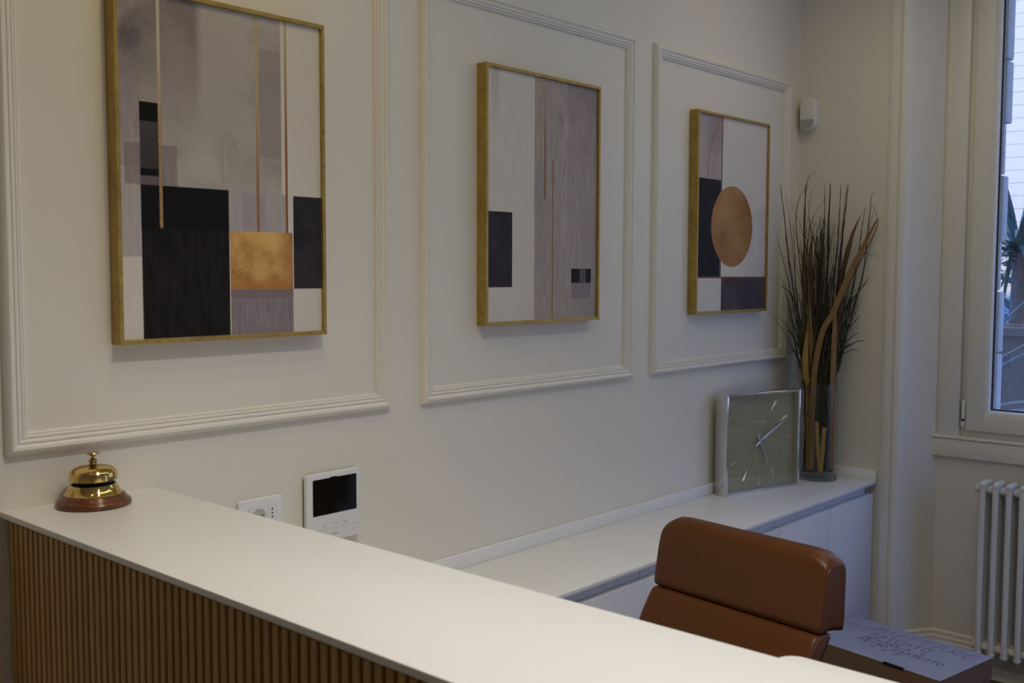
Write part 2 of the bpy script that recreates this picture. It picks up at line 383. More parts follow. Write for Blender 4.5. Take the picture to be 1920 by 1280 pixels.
# ------------------------------------------------------------------ window
win = struct('window_1')
yl, yr = -0.540, ey + 0.540
def wf(name, y0, y1, z0, z1, x0, x1, bev=0.002, mat='winwhite', parent=None):
    return obj(name, B(x0, x1, y1, y0, z0, z1, bev=bev), M[mat], parent or win, smooth=True)
# fixed frame
wf('window_frame', -.552, -.624, .918, 2.80, 4.118, 4.175); wf('window_frame', ey + .624, ey + .552, .918, 2.80, 4.118, 4.175)
wf('window_frame', -.540, -.5525, .918, 2.80, 4.124, 4.175); wf('window_frame', ey + .5525, ey + .540, .918, 2.80, 4.124, 4.175)
wf('window_frame', -.624, ey + .624, 2.74, 2.80, 4.118, 4.175)
wf('window_frame', -.624, ey + .624, .918, .947, 4.140, 4.175)
wf('window_frame', -.624, -.650, .947, 2.74, 4.140, 4.175); wf('window_frame', ey + .650, ey + .624, .947, 2.74, 4.140, 4.175)
for side in (0, 1):
    a = (lambda y: y) if side == 0 else (lambda y: ey - y)
    lo, hi = -.647, YC + 0.003
    sash = obj('sash', B(4.122, 4.172, *sorted((a(lo), a(lo - .064))), .949, 2.735, bev=.003), M['winwhite'], win, smooth=True)
    bm = bmesh.new()
    box(bm, 4.122, 4.172, *sorted((a(hi + .06), a(hi))), .949, 2.735, bev=.003)
    box(bm, 4.1222, 4.1718, *sorted((a(lo - .0635), a(hi + .0595))), .949, 1.010, bev=.002)
    box(bm, 4.1222, 4.1718, *sorted((a(lo - .0635), a(hi + .0595))), 2.675, 2.735, bev=.002)
    obj('sash_rail', bm, M['winwhite'], sash, smooth=True)
    g0, g1, gz0, gz1 = lo - .064, hi + .06, 1.010, 2.675
    bm = bmesh.new(); bw = .020
    pts = [(4.126, 0), (4.126, .006), (4.129, .0065), (4.131, .014), (4.141, .020), (4.150, .020), (4.150, 0)]
    C = lambda u: [(g0 - u, gz0 + u), (g1 + u, gz0 + u), (g1 + u, gz1 - u), (g0 - u, gz1 - u)]
    for k in range(4):
        A = []; D = []
        for xx, u in pts:
            c = C(u); A.append(bm.verts.new((xx, a(c[k][0]), c[k][1]))); D.append(bm.verts.new((xx, a(c[(k + 1) % 4][0]), c[(k + 1) % 4][1])))
        for i in range(len(pts) - 1): bm.faces.new((A[i], D[i], D[i + 1], A[i + 1]))
    obj('glazing_bead', bm, M['winwhite'], sash)
    bm = bmesh.new()
    C2 = lambda u: [(g0 - u, gz0 + u), (g1 + u, gz0 + u), (g1 + u, gz1 - u), (g0 - u, gz1 - u)]
    for k in range(4):
        c0 = C2(.0195); c1 = C2(.0255)
        q = [c0[k], c0[(k + 1) % 4], c1[(k + 1) % 4], c1[k]]
        extr([(4.148, a(p[0]), p[1]) for p in q], (.012, 0, 0), bm)
    obj('gasket', bm, M['gasket'], sash)
    obj('glass_pane', B(4.150, 4.154, *sorted((a(g0 - .018), a(g1 + .018))), gz0 + .018, gz1 - .018), M['pane'], sash)
    for hz in (.975, 2.64):
        bm = B(4.116, 4.128, *sorted((a(-.632), a(-.645))), hz + .016, hz + .088, bev=.003)
        box(bm, 4.115, 4.128, *sorted((a(-.631), a(-.644))), hz - .012, hz + .008, bev=.002)
        h = obj('hinge', bm, M['winwhite'], sash, smooth=True)
    bm = lathe([(.0045, 0), (.0045, .010)], 12, cx=4.121, cy=a(-.638), cz=.982)
    obj('hinge_pin', bm, M['hole'], sash)
obj('handle', bevel_all(extr([(4.115, YC - .012, 1.62), (4.115, YC + .012, 1.62), (4.115, YC + .012, 1.76), (4.115, YC - .012, 1.76)], (.008, 0, 0)), .003), M['chrome'], win)
# sill: nosing and apron
bm = B(4.105, 4.145, ey + .524, -.524, .9105, .922, bev=.004, seg=3)
obj('sill_nosing', bm, M['trim'], win, smooth=True)
obj('sill_apron', B(4.109, 4.134, ey + .5265, -.5265, .8405, .9095, bev=.0015), M['trim'], win, smooth=True)

# ------------------------------------------------------------------ outside
obj('wall_street', B(-14, 20, -16.3, -16, -.1, 5.4), M['stone'], kind='structure')
obj('pavement', B(-14, 20, -16, WF - .125, -.2, -.02), M['stone'], kind='structure')
obj('garden_ground', B(4.62, 14, -15.9, 10, -.6, -.21), M['ground'])['kind'] = 'structure'
obj('wall_upper', B(WL - .1, 4.5, WF - .12, 10, CEIL + .101, 7.0), M['stone'], kind='structure')  # unseen upper floors, added to throw shade over the garden plants
sw = struct('wall_outside')
for i in range(95):
    z = i * .138 - .1
    bm = extr([(12.0, -42, z), (12.0, -42, z + .140), (12.012, -42, z + .140), (12.016, -42, z + .003)], (0, 52, 0))
    for v in bm.verts: v.co.x = 24.0 - v.co.x
    obj('board', bm, M['siding'], sw)
obj('backing', B(12.02, 12.2, -42, 10, -.1, 13.1), M['siding'], sw)
def yucca(loc, n, L, seed, label):
    rnd = random.Random(seed); t = thing('yucca', label, 'plant', loc, 0, None)
    obj('trunk', lathe([(.06, 0), (.05, .3), (.045, .62), (.02, .66)], 10), M['planter'], t)
    for i in range(n):
        az = rnd.uniform(0, 2 * PI); el = rnd.uniform(-.35, 1.35); l = L * rnd.uniform(.7, 1.15); w = rnd.uniform(.018, .03)
        bm = bmesh.new(); prev = None; K = 7
        h = Vector((math.cos(az), math.sin(az), 0)); sd = Vector((-h.y, h.x, 0)); p = Vector((0, 0, .58 + rnd.uniform(-.08, .08)))
        e = el
        for k in range(K + 1):
            f = k / K; ww = w * (1 - f ** 2.2) + .001; c = p
            nrm = sd.cross(h * math.cos(e) + Vector((0, 0, math.sin(e))))
            r = [bm.verts.new(c + sd * ww), bm.verts.new(c - nrm * ww * .35), bm.verts.new(c - sd * ww), bm.verts.new(c - nrm * (ww * .35 + .002))]
            if prev:
                for q in range(4): bm.faces.new((prev[q], prev[(q + 1) % 4], r[(q + 1) % 4], r[q]))
            prev = r; p = p + (h * math.cos(e) + Vector((0, 0, math.sin(e)))) * (l / K); e -= .13 * (1.3 - el * .6) * rnd.uniform(.6, 1.3)
        obj('leaf', bm, M['yucca'], t)
    return t
yucca((5.35, -0.02, .10), 70, .95, 3, 'tall spiky yucca seen through the window glass, nearest the stone jamb')
yucca((8.9, 0.55, 1.15), 60, .95, 5, 'spiky yucca standing on the rust planter far beyond the window glass')
pt = thing('garden_planter', 'rust brown garden planter seen dimly through the lower window glass', 'planter', (8.9, .5, -.1))
obj('body', B(-.45, .45, -1.6, 1.3, 0, 1.17), M['planter'], pt); obj('rim', B(-.49, .49, -1.64, 1.34, 1.17, 1.235, bev=.006), M['planter'], pt)
hd = bmesh.new(); rh = random.Random(4)
for i in range(1500):
    c = Vector((10.6 + rh.uniform(-.35, .35), rh.uniform(-1.6, 3.4), rh.uniform(-.1, 1.75) ** 1.0)); a = Vector([rh.gauss(0, 1) for _ in range(3)]).normalized(); b_ = a.orthogonal().normalized()
    s = rh.uniform(.05, .10); vs = [hd.verts.new(c + a * s), hd.verts.new(c + b_ * s * .5), hd.verts.new(c - a * s), hd.verts.new(c - b_ * s * .5)]
    hd.faces.new(vs)
h_ = obj('hedge_foliage', hd, M['hedge']); h_['kind'] = 'stuff'; tag(h_, 'dark green hedge at the back of the garden beyond the window', 'hedge')

# ------------------------------------------------------------------ reception counter
rc = thing('reception_counter', 'reception counter with white slab top and vertical oak slat front', 'counter', (.80, 0, 0))
YE = -2.75
L0 = Vector((.80, 0, 0))
def loc(bm, o=L0):
    for v in bm.verts: v.co -= o
    return bm
obj('countertop', loc(B(.787, 1.0985, YE, -.001, 1.0885, 1.10, bev=.0012)), M['lam'], rc, smooth=True)
obj('backing_panel', loc(B(.8187, .84, YE + .01, -.001, 0.02, 1.0885)), M['oakback'], rc)
obj('inner_panel', loc(B(.841, 1.07, YE + .01, -.001, 0.0, .72)), M['lam'], rc)
obj('inner_riser', loc(B(1.05, 1.07, YE + .01, -.001, .7455, 1.0885)), M['lam'], rc)
obj('desk_surface', loc(B(.842, 1.72, YE + .01, -.45, .7205, .745, bev=.001)), M['lam'], rc)
pitch = .0210
sm = bmesh.new(); box(sm, 0, .0185, -.0142, 0, 0, 1.05, bev=.0010, seg=1)
slat = obj('slat', sm, M['oak'], rc); slat.location = (.0, -.0075, .03)
i = 1; yy = -.0075 - pitch
while yy > YE + .03:
    c = slat.copy(); COL.objects.link(c); c.parent = rc; c.location = (0, yy, .03); yy -= pitch

# ------------------------------------------------------------------ credenza run under the pictures
yf = -.3645
wt = thing('credenza_worktop', 'long white worktop with low upstand along the picture wall', 'worktop', (2.6, -.18, .7215))
O = Vector((2.6, -.18, .7215))
obj('slab', loc(B(1.12, 3.984, yf, -.001, .7215, .733, bev=.0008), O), M['lam'], wt, smooth=True)
obj('upstand', loc(B(1.12, 3.984, -.013, -.001, .7332, .773, bev=.0008), O), M['lam'], wt, smooth=True)
obj('end_upstand', loc(B(3.972, 3.984, yf + .001, -.0135, .7332, .773, bev=.0008), O), M['lam'], wt, smooth=True)
joints = [1.13, 1.60, 2.405, 3.203, 3.968]
unit_lab = ['white low cabinet unit nearest the counter, hidden behind the desk', 'white low cabinet unit second from the counter, just past the counter edge',
            'white low cabinet unit behind the top of the brown chair', 'white low cabinet unit at the far end beside the window niche']
for k in range(4):
    a, b = joints[k], joints[k + 1]
    t = thing('cabinet_unit', unit_lab[k], 'cabinet', ((a + b) / 2, -.18, 0), 0, 'low cabinets along the wall')
    O = Vector(((a + b) / 2, -.18, 0))
    obj('carcass', loc(B(a + .0005, b - .0005, -.322, -.014, .08, .7213), O), M['cab'], t)
    obj('finger_rail', loc(B(a + .0015, b - (.0015 if k < 3 else .02), -.330, -.3225, .66, .7210), O), M['cab'], t)
    obj('plinth', loc(B(a + .0005, b - .0005, -.30, -.014, .0, .0795), O), M['cab'], t)
    m = (a + b) / 2
    for (p, q) in ((a + .0015, m - .0010), (m + .0010, b - .0015)):
        d = obj('door', loc(B(p, q, -.356, -.3305, .085, .684, bev=.0012), O), M['cab'], t, smooth=True)
fp = thing('filler_strip', 'narrow white filler strip closing the cabinet run against the niche wall', 'panel', (3.977, -.2, 0))
obj('strip', B(-.0055, .0065, -.128, -.115, 0, .72), M['wall'], fp)

# ------------------------------------------------------------------ framed prints
def rect_mask(t, u, v, u0, u1, v0, v1, e=.0015):
    f = None
    for (x, lo, hi) in ((u, u0, u1), (v, v0, v1)):
        for s, val in ((1, lo), (-1, hi)):
            if val is None: continue
            n = t.n('ShaderNodeMapRange'); t.put(n.inputs[0], x)
            n.inputs[1].default_value = val - s * e; n.inputs[2].default_value = val + s * e
            f = n.outputs[0] if f is None else t.math('MULTIPLY', f, n.outputs[0])
    return f
def art(name, bgcol, layers):
    t = NT(name); uv = t.n('ShaderNodeTexCoord').outputs['UV']; sp = t.n('ShaderNodeSeparateXYZ'); t.put(sp.inputs[0], uv)
    u, v = sp.outputs[0], sp.outputs[1]
    wob = t.math('MULTIPLY', t.math('SUBTRACT', t.noise(uv, 34, 3), .5), .007)
    uw, vw = t.math('ADD', u, wob), t.math('ADD', v, wob)
    fine = t.noise(uv, 120, 4, .7, (1, 1.4, 1)); streak = t.noise(uv, 9, 5, .6, (6, 1, 1)); cloud = t.noise(uv, 3.2, 6, .62, (1, 1.4, 1))
    col = t.mix(t.ramp(streak, .3, .75), tuple(c * .93 for c in bgcol[:3]) + (1,), bgcol)
    for L in layers:
        sh = L['s']
        if sh == 'rect': f = rect_mask(t, uw if L.get('rough') else u, vw if L.get('rough') else v, *L['r'], e=L.get('e', .0015))
        elif sh == 'circle':
            cx, cy, r = L['c']; dx = t.math('MULTIPLY', t.math('SUBTRACT', u, cx), .498); dy = t.math('MULTIPLY', t.math('SUBTRACT', v, cy), .70)
            d = t.math('SQRT', t.math('ADD', t.math('MULTIPLY', dx, dx), t.math('MULTIPLY', dy, dy)))
            n = t.n('ShaderNodeMapRange'); t.put(n.inputs[0], d); n.inputs[1].default_value = r + .0008; n.inputs[2].default_value = r - .0008; f = n.outputs[0]
        elif sh == 'ring':
            cx, cy, r, w = L['c']; dx = t.math('MULTIPLY', u, .498); dx = t.math('SUBTRACT', dx, cx); dy = t.math('SUBTRACT', t.math('MULTIPLY', v, .70), cy)
            d = t.math('SQRT', t.math('ADD', t.math('MULTIPLY', dx, dx), t.math('MULTIPLY', dy, dy)))
            n = t.n('ShaderNodeMapRange'); t.put(n.inputs[0], t.math('ABSOLUTE', t.math('SUBTRACT', d, r))); n.inputs[1].default_value = w; n.inputs[2].default_value = w * .5
            f = t.math('MULTIPLY', n.outputs[0], rect_mask(t, u, v, *L['r']))
        a = L.get('a', 1.0)
        tex = {'cloud': cloud, 'streak': streak, 'fine': fine, None: None}[L.get('tex')]
        c = L['col']
        if tex is not None:
            g = t.ramp(t.math('ADD', t.math('MULTIPLY', tex, .8), t.math('MULTIPLY', fine, .2)), L.get('lo', .35), L.get('hi', .65)); c = t.mix(g, L['col'], L['col2'])
        if L.get('at'):   # opacity broken up by the brush texture
            g = t.ramp(t.math('ADD', t.math('MULTIPLY', {'cloud': cloud, 'streak': streak}[L['at']], .85), t.math('MULTIPLY', fine, .15)), L.get('lo', .35), L.get('hi', .65)); f = t.math('MULTIPLY', f, g)
        if L.get('vg'):   # fades along v
            n = t.n('ShaderNodeMapRange'); t.put(n.inputs[0], v); n.inputs[1].default_value, n.inputs[2].default_value = L['vg']; f = t.math('MULTIPLY', f, n.outputs[0])
        if L.get('ug'):
            n = t.n('ShaderNodeMapRange'); t.put(n.inputs[0], u); n.inputs[1].default_value, n.inputs[2].default_value = L['ug']; f = t.math('MULTIPLY', f, n.outputs[0])
        if L.get('gv'):   # second colour along v
            n = t.n('ShaderNodeMapRange'); t.put(n.inputs[0], v); n.inputs[1].default_value, n.inputs[2].default_value = L['gv']; c = t.mix(n.outputs[0], c, L['gcol'])
        col = t.mix(t.math('MULTIPLY', f, a), col, c)
    t.bsdf(col, .6, 0, fine, .04, .0003, **{'Specular IOR Level': 0.12}); return t.m
WHT = (.74, .685, .615, 1)
MAU = (.30, .245, .255, 1); MAUD = (.135, .11, .125, 1); GRY = (.43, .395, .38, 1); INK = (.010, .009, .010, 1); INK2 = (.035, .030, .033, 1); SL = (.075, .065, .075, 1)
COPA, COPB, GOLDL = (.33, .13, .05, 1), (.56, .34, .16, 1), (.52, .40, .22, 1)
un = lambda u: (u - .022) / (1 - .022)
def R_(u0, u1, v0, v1): return (None if u0 is None else un(u0), None if u1 is None else un(u1), v0, v1)
A1 = [
 dict(s='rect', r=R_(.0, .112, .24, None), col=(.44, .40, .40, 1), tex='streak', col2=(.54, .49, .47, 1), rough=1),
 dict(s='rect', r=R_(.10, .786, .44, None), col=(.35, .31, .295, 1), tex='cloud', col2=(.58, .535, .485, 1), rough=1),
 dict(s='rect', r=R_(.0, .38, .0, None), col=(.22, .18, .19, 1), at='cloud', lo=.30, hi=.55, vg=(.58, .88), rough=1, a=.9, e=.02),
 dict(s='rect', r=R_(.02, .20, .78, .97), col=(.11, .095, .10, 1), at='cloud', lo=.38, hi=.62, a=.8, e=.05),
 dict(s='rect', r=R_(.0, .112, .50, .80), col=(.30, .25, .26, 1), at='streak', lo=.35, hi=.6, a=.8),
 dict(s='rect', r=R_(.672, .784, .56, .90), col=(.31, .265, .27, 1), at='cloud', lo=.25, hi=.55, a=.85, rough=1),
 dict(s='rect', r=R_(.25, .60, .60, .95), col=(.30, .265, .26, 1), at='cloud', lo=.50, hi=.68, a=.5, e=.05),
 dict(s='rect', r=R_(.46, .55, .45, .62), col=(.30, .265, .26, 1), at='streak', lo=.40, hi=.62, a=.55, e=.03),
 dict(s='rect', r=R_(.045, .273, .449, .568), col=(.22, .175, .19, 1), a=.75, tex='streak', col2=(.30, .25, .26, 1)),
 dict(s='rect', r=R_(.112, .207, .449, .687), col=(.045, .040, .042, 1), tex='cloud', col2=(.075, .066, .07, 1), a=.97),
 dict(s='rect', r=R_(.112, .207, .632, .687), col=INK), dict(s='rect', r=R_(.112, .205, .475, .497), col=INK),
 dict(s='rect', r=R_(.112, .207, .449, .475), col=(.19, .155, .17, 1), a=.75),
 dict(s='rect', r=R_(.514, .818, .30, .446), col=(.40, .36, .375, 1), tex='streak', col2=(.52, .475, .475, 1)),
 dict(s='rect', r=R_(.577, .70, .30, .444), col=(.34, .295, .32, 1), at='streak', lo=.35, hi=.6, a=.7, e=.01),
 dict(s='rect', r=R_(.112, .513, .0, .449), col=(.012, .010, .010, 1), tex='streak', col2=(.040, .033, .034, 1), lo=.42, hi=.85),
 dict(s='rect', r=R_(.112, .513, .322, .449), col=INK),
 dict(s='rect', r=R_(.518, .842, .0, .143), col=(.22, .18, .205, 1), tex='streak', col2=(.34, .29, .315, 1), rough=1),
 dict(s='rect', r=R_(.518, .842, .114, .143), col=(.24, .185, .19, 1), a=.8),
 dict(s='rect', r=R_(.517, .840, .142, .324), col=(.46, .20, .055, 1), tex='cloud', col2=(.80, .50, .18, 1), lo=.42, hi=.57, gv=(.19, .13), gcol=(.50, .22, .07, 1)),
 dict(s='rect', r=R_(.74, .842, .142, .324), col=(.33, .115, .030, 1), ug=(.74, .86), at='cloud', lo=.3, hi=.6, a=.8, e=.003),
 dict(s='rect', r=R_(.846, None, .142, .445), col=(.020, .018, .021, 1), tex='cloud', col2=(.065, .056, .062, 1)),
 dict(s='rect', r=R_(.1925, .2065, .326, None), col=COPA, tex='fine', col2=GOLDL, gv=(.55, .85), gcol=(.60, .52, .38, 1)),
 dict(s='rect', r=R_(.6535, .6675, .324, None), col=COPA, tex='fine', col2=(.42, .22, .09, 1), gv=(.45, .75), gcol=GOLDL),
 dict(s='rect', r=R_(.8055, .8175, .324, None), col=(.27, .10, .045, 1), tex='fine', col2=COPA, gv=(.60, .95), gcol=GOLDL),
]
A2 = [
 dict(s='rect', r=R_(.06, .122, .74, None), col=(.48, .45, .43, 1), at='streak', lo=.2, hi=.6, vg=(.74, .95), a=.8, e=.01),
 dict(s='rect', r=R_(.419, None, 0, None), col=(.37, .305, .285, 1), tex='streak', col2=(.50, .43, .39, 1), rough=1),
 dict(s='rect', r=R_(.655, None, .55, None), col=(.26, .205, .215, 1), at='cloud', lo=.28, hi=.62, vg=(.50, .85), a=.8, e=.03),
 dict(s='rect', r=R_(.66, .72, .3, None), col=(.56, .50, .47, 1), at='streak', lo=.35, hi=.65, a=.6, e=.01),
 dict(s='rect', r=R_(.42, .52, .1, .65), col=(.30, .245, .25, 1), at='cloud', lo=.38, hi=.66, a=.6, e=.02),
 dict(s='rect', r=R_(.85, None, 0, .5), col=(.34, .28, .28, 1), at='streak', lo=.35, hi=.65, a=.6, e=.02),
 dict(s='rect', r=R_(0, .231, .1375, .4395), col=(.022, .020, .023, 1), tex='cloud', col2=(.062, .054, .060, 1)),
 dict(s='rect', r=R_(.757, .946, .085, .152), col=(.27, .22, .235, 1), tex='streak', col2=(.33, .275, .285, 1)),
 dict(s='rect', r=R_(.757, .948, .152, .214), col=(.018, .017, .021, 1)),
 dict(s='rect', r=R_(.838, .898, .152, .214), col=(.14, .115, .125, 1)),
 dict(s='rect', r=R_(.466, .477, .669, None), col=(.44, .27, .12, 1), tex='fine', col2=COPB, a=.8),
 dict(s='rect', r=R_(.505, .518, .503, None), col=(.25, .10, .05, 1), tex='fine', col2=COPA, gv=(.75, .98), gcol=GOLDL, a=.9),
 dict(s='rect', r=R_(.576, .588, .0, .670), col=(.25, .10, .05, 1), tex='fine', col2=(.45, .24, .11, 1), a=.9),
]
A3 = [
 dict(s='rect', r=R_(.36, None, .16, .55), col=(.45, .38, .38, 1), at='cloud', lo=.3, hi=.7, ug=(.55, 1.0), a=.8, e=.03),
 dict(s='rect', r=R_(0, .345, .675, None), col=(.38, .325, .33, 1), tex='cloud', col2=(.52, .46, .45, 1)),
 dict(s='rect', r=R_(.16, .345, .84, None), col=(.27, .215, .235, 1), at='cloud', lo=.25, hi=.6, a=.75, e=.04),
 dict(s='rect', r=R_(0, .338, .176, .677), col=(.016, .015, .020, 1), tex='streak', col2=(.032, .029, .038, 1)),
 dict(s='rect', r=R_(.340, .353, .176, None), col=(.13, .055, .040, 1)),
 dict(s='ring', c=(.325, .50, .2545, .0034), r=R_(.10, .325, .679, .975), col=(.40, .17, .08, 1)),
 dict(s='circle', c=(un(.505), .441, .1485), col=(.33, .155, .058, 1), tex='cloud', col2=(.50, .285, .125, 1), lo=.38, hi=.60),
 dict(s='circle', c=(un(.505), .441, .1485), col=(.24, .095, .035, 1), ug=(.48, .88), a=.75),
 dict(s='rect', r=R_(.36, None, .0, .174), col=(.050, .040, .050, 1), tex='cloud', col2=(.12, .10, .115, 1)),
 dict(s='rect', r=R_(0, None, .170, .178), col=(.26, .11, .07, 1)),
]
def framed(x0, layers, label, name):
    x1, z0, z1, w, d = x0 + .516, 1.4035, 2.1215, .0092, .036
    t = thing('framed_print', label, 'picture', ((x0 + x1) / 2, 0, z0), 0, 'gold framed abstract prints on the panelled wall')
    O = Vector(((x0 + x1) / 2, 0, z0))
    C = lambda u: [(x0 + u, z0 + u), (x1 - u, z0 + u), (x1 - u, z1 - u), (x0 + u, z1 - u)]
    c0, c1 = C(0), C(w)
    for k in range(4):
        q = [c0[k], c0[(k + 1) % 4], c1[(k + 1) % 4], c1[k]]
        bm = extr([(p[0], -d, p[1]) for p in q], (0, d - .0005, 0)); bevel_all(bm, .0007, 1)
        obj('frame_rail', loc(bm, O), M['gold'], t)
    me = bpy.data.meshes.new('print'); a, b, e, f = x0 + w - .002, x1 - w + .002, z0 + w - .002, z1 - w + .002
    bm = B(a, b, -.028, -.024, e, f); uvl = bm.loops.layers.uv.new('UVMap')
    for fc in bm.faces:
        for lp in fc.loops: lp[uvl].uv = ((lp.vert.co.x - (x0 + w)) / (x1 - x0 - 2 * w), (lp.vert.co.z - (z0 + w)) / (z1 - z0 - 2 * w))
    obj('print', loc(bm, O), art(name, WHT, layers), t)
    obj('back_board', loc(B(a, b, -.0235, -.004, e, f), O), M['card'], t)
framed(1.014, A1, 'gold framed abstract print with black squares and an orange block, nearest the bell', 'art_orange')
framed(2.078, A2, 'gold framed abstract print in the middle, white and mauve with thin copper lines', 'art_lines')
framed(3.156, A3, 'gold framed abstract print with a large copper circle, nearest the window', 'art_circle')

# ------------------------------------------------------------------ desk bell
bell = thing('desk_bell', 'polished brass call bell on a wooden base at the wall end of the counter', 'bell', (.935, -.070, 1.10))
obj('base', lathe([(.0, 0), (.066, 0), (.0692, .002), (.0696, .006), (.068, .010), (.064, .013), (.060, .017), (.057, .022), (.053, .024), (0, .024)], 64), M['rosewood'], bell, smooth=True)
obj('bowl', lathe([(.0535, .0232), (.0535, .0245), (.0515, .026), (.048, .0305), (.0448, .036), (.0425, .0415), (.0405, .0415), (.038, .036), (0, .034)], 64), M['brass'], bell, smooth=True)
obj('bowl_interior_shade', lathe([(0, .0402), (.0404, .0402), (.0404, .0412), (0, .0412)], 48), M['hole'], bell)  # black disc laid in as the shade inside the bell
obj('inner_post', lathe([(.030, .0413), (.030, .055), (.012, .064), (0, .064)], 32), M['hole'], bell)  # coloured black to paint the shade in the gap under the dome
obj('dome', lathe([(.0425, .0535), (.0444, .0500), (.0448, .0505), (.0447, .0570), (.0436, .0635), (.0405, .0690), (.034, .0736), (.025, .0762), (.014, .0775), (0, .0780)], 64, cap=False), M['brass'], bell, smooth=True)
obj('finial', lathe([(.0075, .0772), (.0085, .0780), (.0062, .0795), (.0070, .0808), (.0062, .0822), (.0050, .0828), (.0084, .0846), (.0084, .0860), (.0062, .0884), (.0035, .0910), (.0022, .0922), (.0022, .0934), (.0046, .0939), (.0048, .0972), (.0030, .0978), (0, .0978)], 32), M['brass_dark'], bell, smooth=True)
obj('button', lathe([(.003, .0978), (.0120, .0990), (.0130, .1002), (.0120, .1018), (.007, .1030), (0, .1034)], 32), M['brass_dark'], bell, smooth=True)

# ------------------------------------------------------------------ intercom and socket on the wall
def rrect(x0, x1, z0, z1, r, n=6):
    P = []
    for cx, cz, a0 in ((x1 - r, z0 + r, -PI / 2), (x1 - r, z1 - r, 0), (x0 + r, z1 - r, PI / 2), (x0 + r, z0 + r, PI)):
        for k in range(n + 1): a = a0 + k * PI / 2 / n; P.append((cx + r * math.cos(a), cz + r * math.sin(a)))
    return P
def plate(x0, x1, z0, z1, r, ya, yb, bev=.002):
    bm = extr([(x, ya, z) for x, z in rrect(x0, x1, z0, z1, r)], (0, yb - ya, 0))
    return bevel_all(bm, bev, 3, .9) if bev else bm
ic = thing('video_intercom', 'white wall intercom with a black screen above the counter', 'intercom', (1.559, 0, .985))
O = Vector((1.559, 0, .985))
obj('housing', loc(plate(1.482, 1.636, .909, 1.061, .006, 0, -.008, 0), O), M['nylon'], ic)
obj('front_cover', loc(plate(1.478, 1.6405, .9013, 1.069, .007, -.007, -.020, .0022), O), M['plastic'], ic, smooth=True)
obj('screen', loc(plate(1.4955, 1.6282, .9677, 1.0556, .003, -.0195, -.0208, .0004), O), M['black'], ic)
bm = B(1.548, 1.568, -.0209, -.0195, 1.0550, 1.0575); obj('camera_bump', loc(bm, O), M['black'], ic)
obj('seam', loc(B(1.479, 1.640, -.02015, -.0195, .9318, .9324), O), M['socket'], ic)
ICON = {}
def icon(nm, px, py, strokes, w=.0005):
    c = at_y(px, py, -.0203); bm = bmesh.new()
    for s in strokes: stroke(bm, s, w, 0, lambda u, v, z: (c.x + u - O.x, -.0203 - O.y, c.z + v - O.z))
    obj(nm, bm, M['print_dark'], ic)
circ = lambda r, n=14, ry=None, a0=0, a1=2 * PI, cx=0, cy=0: [(cx + r * math.cos(a0 + (a1 - a0) * k / n), cy + (ry or r) * math.sin(a0 + (a1 - a0) * k / n)) for k in range(n + 1)]
star = [((.0034 if k % 2 == 0 else .0016) * math.sin(k * PI / 5), (.0034 if k % 2 == 0 else .0016) * math.cos(k * PI / 5)) for k in range(11)]
icon('star_icon', 609.2, 985.2, [star])
icon('key_icon', 629, 980.3, [circ(.0014, cx=.004), [(.0026, 0), (-.005, 0)], [(-.0045, 0), (-.0045, -.0016)], [(-.003, 0), (-.003, -.0014)]])
icon('eye_icon', 648.2, 976, [circ(.0042, ry=.0026), circ(.0012)])
icon('handset_icon', 664.2, 990, [circ(.0048, ry=.0024, a0=.1, a1=PI - .1), [(.0048, .0002), (.0044, -.0012)], [(-.0048, .0002), (-.0044, -.0012)]])
icon('bell_icon', 671.9, 945, [[(-.0018, -.002), (-.0013, .001), (0, .0026), (.0013, .001), (.0018, -.002), (-.0018, -.002)]])
c = at_y(628.7, 999, -.0204)
text_mesh('logo', 'bticino', .0058, M['print_dark'], frame_axes((c.x - O.x, -.0203, c.z - O.z), (1, 0, 0), (0, 0, 1), (0, -1, 0)), ic, thick=.00005)
so = thing('wall_socket', 'white wall socket plate with round and three hole outlets, left of the intercom', 'socket', (1.357, 0, .996))
O = Vector((1.357, 0, .996))
bm = extr([(x, -.001, z) for x, z in rrect(1.2977, 1.4169, .956, 1.0362, .006)], (0, -.009, 0)); bevel_all(bm, .005, 3, .9)
obj('plate', loc(bm, O), M['plastic'], so, smooth=True)
obj('insert_frame', loc(B(1.3262, 1.3992, -.0104, -.009, .9745, 1.0140), O), M['socket'], so)
obj('round_outlet', loc(B(1.3268, 1.3750, -.0112, -.009, .9755, 1.0135, bev=.0006), O), M['plastic'], so)
bm = bmesh.new(); extr([(1.351 + .0185 * math.cos(a), -.0114, .9935 + .0185 * math.sin(a)) for a in [2 * PI * k / 28 for k in range(28)]], (0, .0004, 0), bm)
obj('outlet_well', loc(bm, O), M['socket'], so)
bm = bmesh.new()
for dx in (-.0095, .0095):
    extr([(1.351 + dx + .0022 * math.cos(a), -.01155, .9955 + .0022 * math.sin(a)) for a in [2 * PI * k / 12 for k in range(12)]], (0, .0003, 0), bm)
obj('pin_holes', loc(bm, O), M['hole'], so)
obj('slim_outlet', loc(B(1.3757, 1.3986, -.0112, -.009, .9755, 1.0135, bev=.0006), O), M['plastic'], so)
bm = bmesh.new()
for dz, r in ((1.0055, .0021), (.9965, .0019), (.9875, .0019)):
    extr([(1.387 + r * math.cos(a), -.01135, dz + r * 1.25 * math.sin(a)) for a in [2 * PI * k / 12 for k in range(12)]], (0, .0003, 0), bm)
obj('slot_holes', loc(bm, O), M['hole'], so)

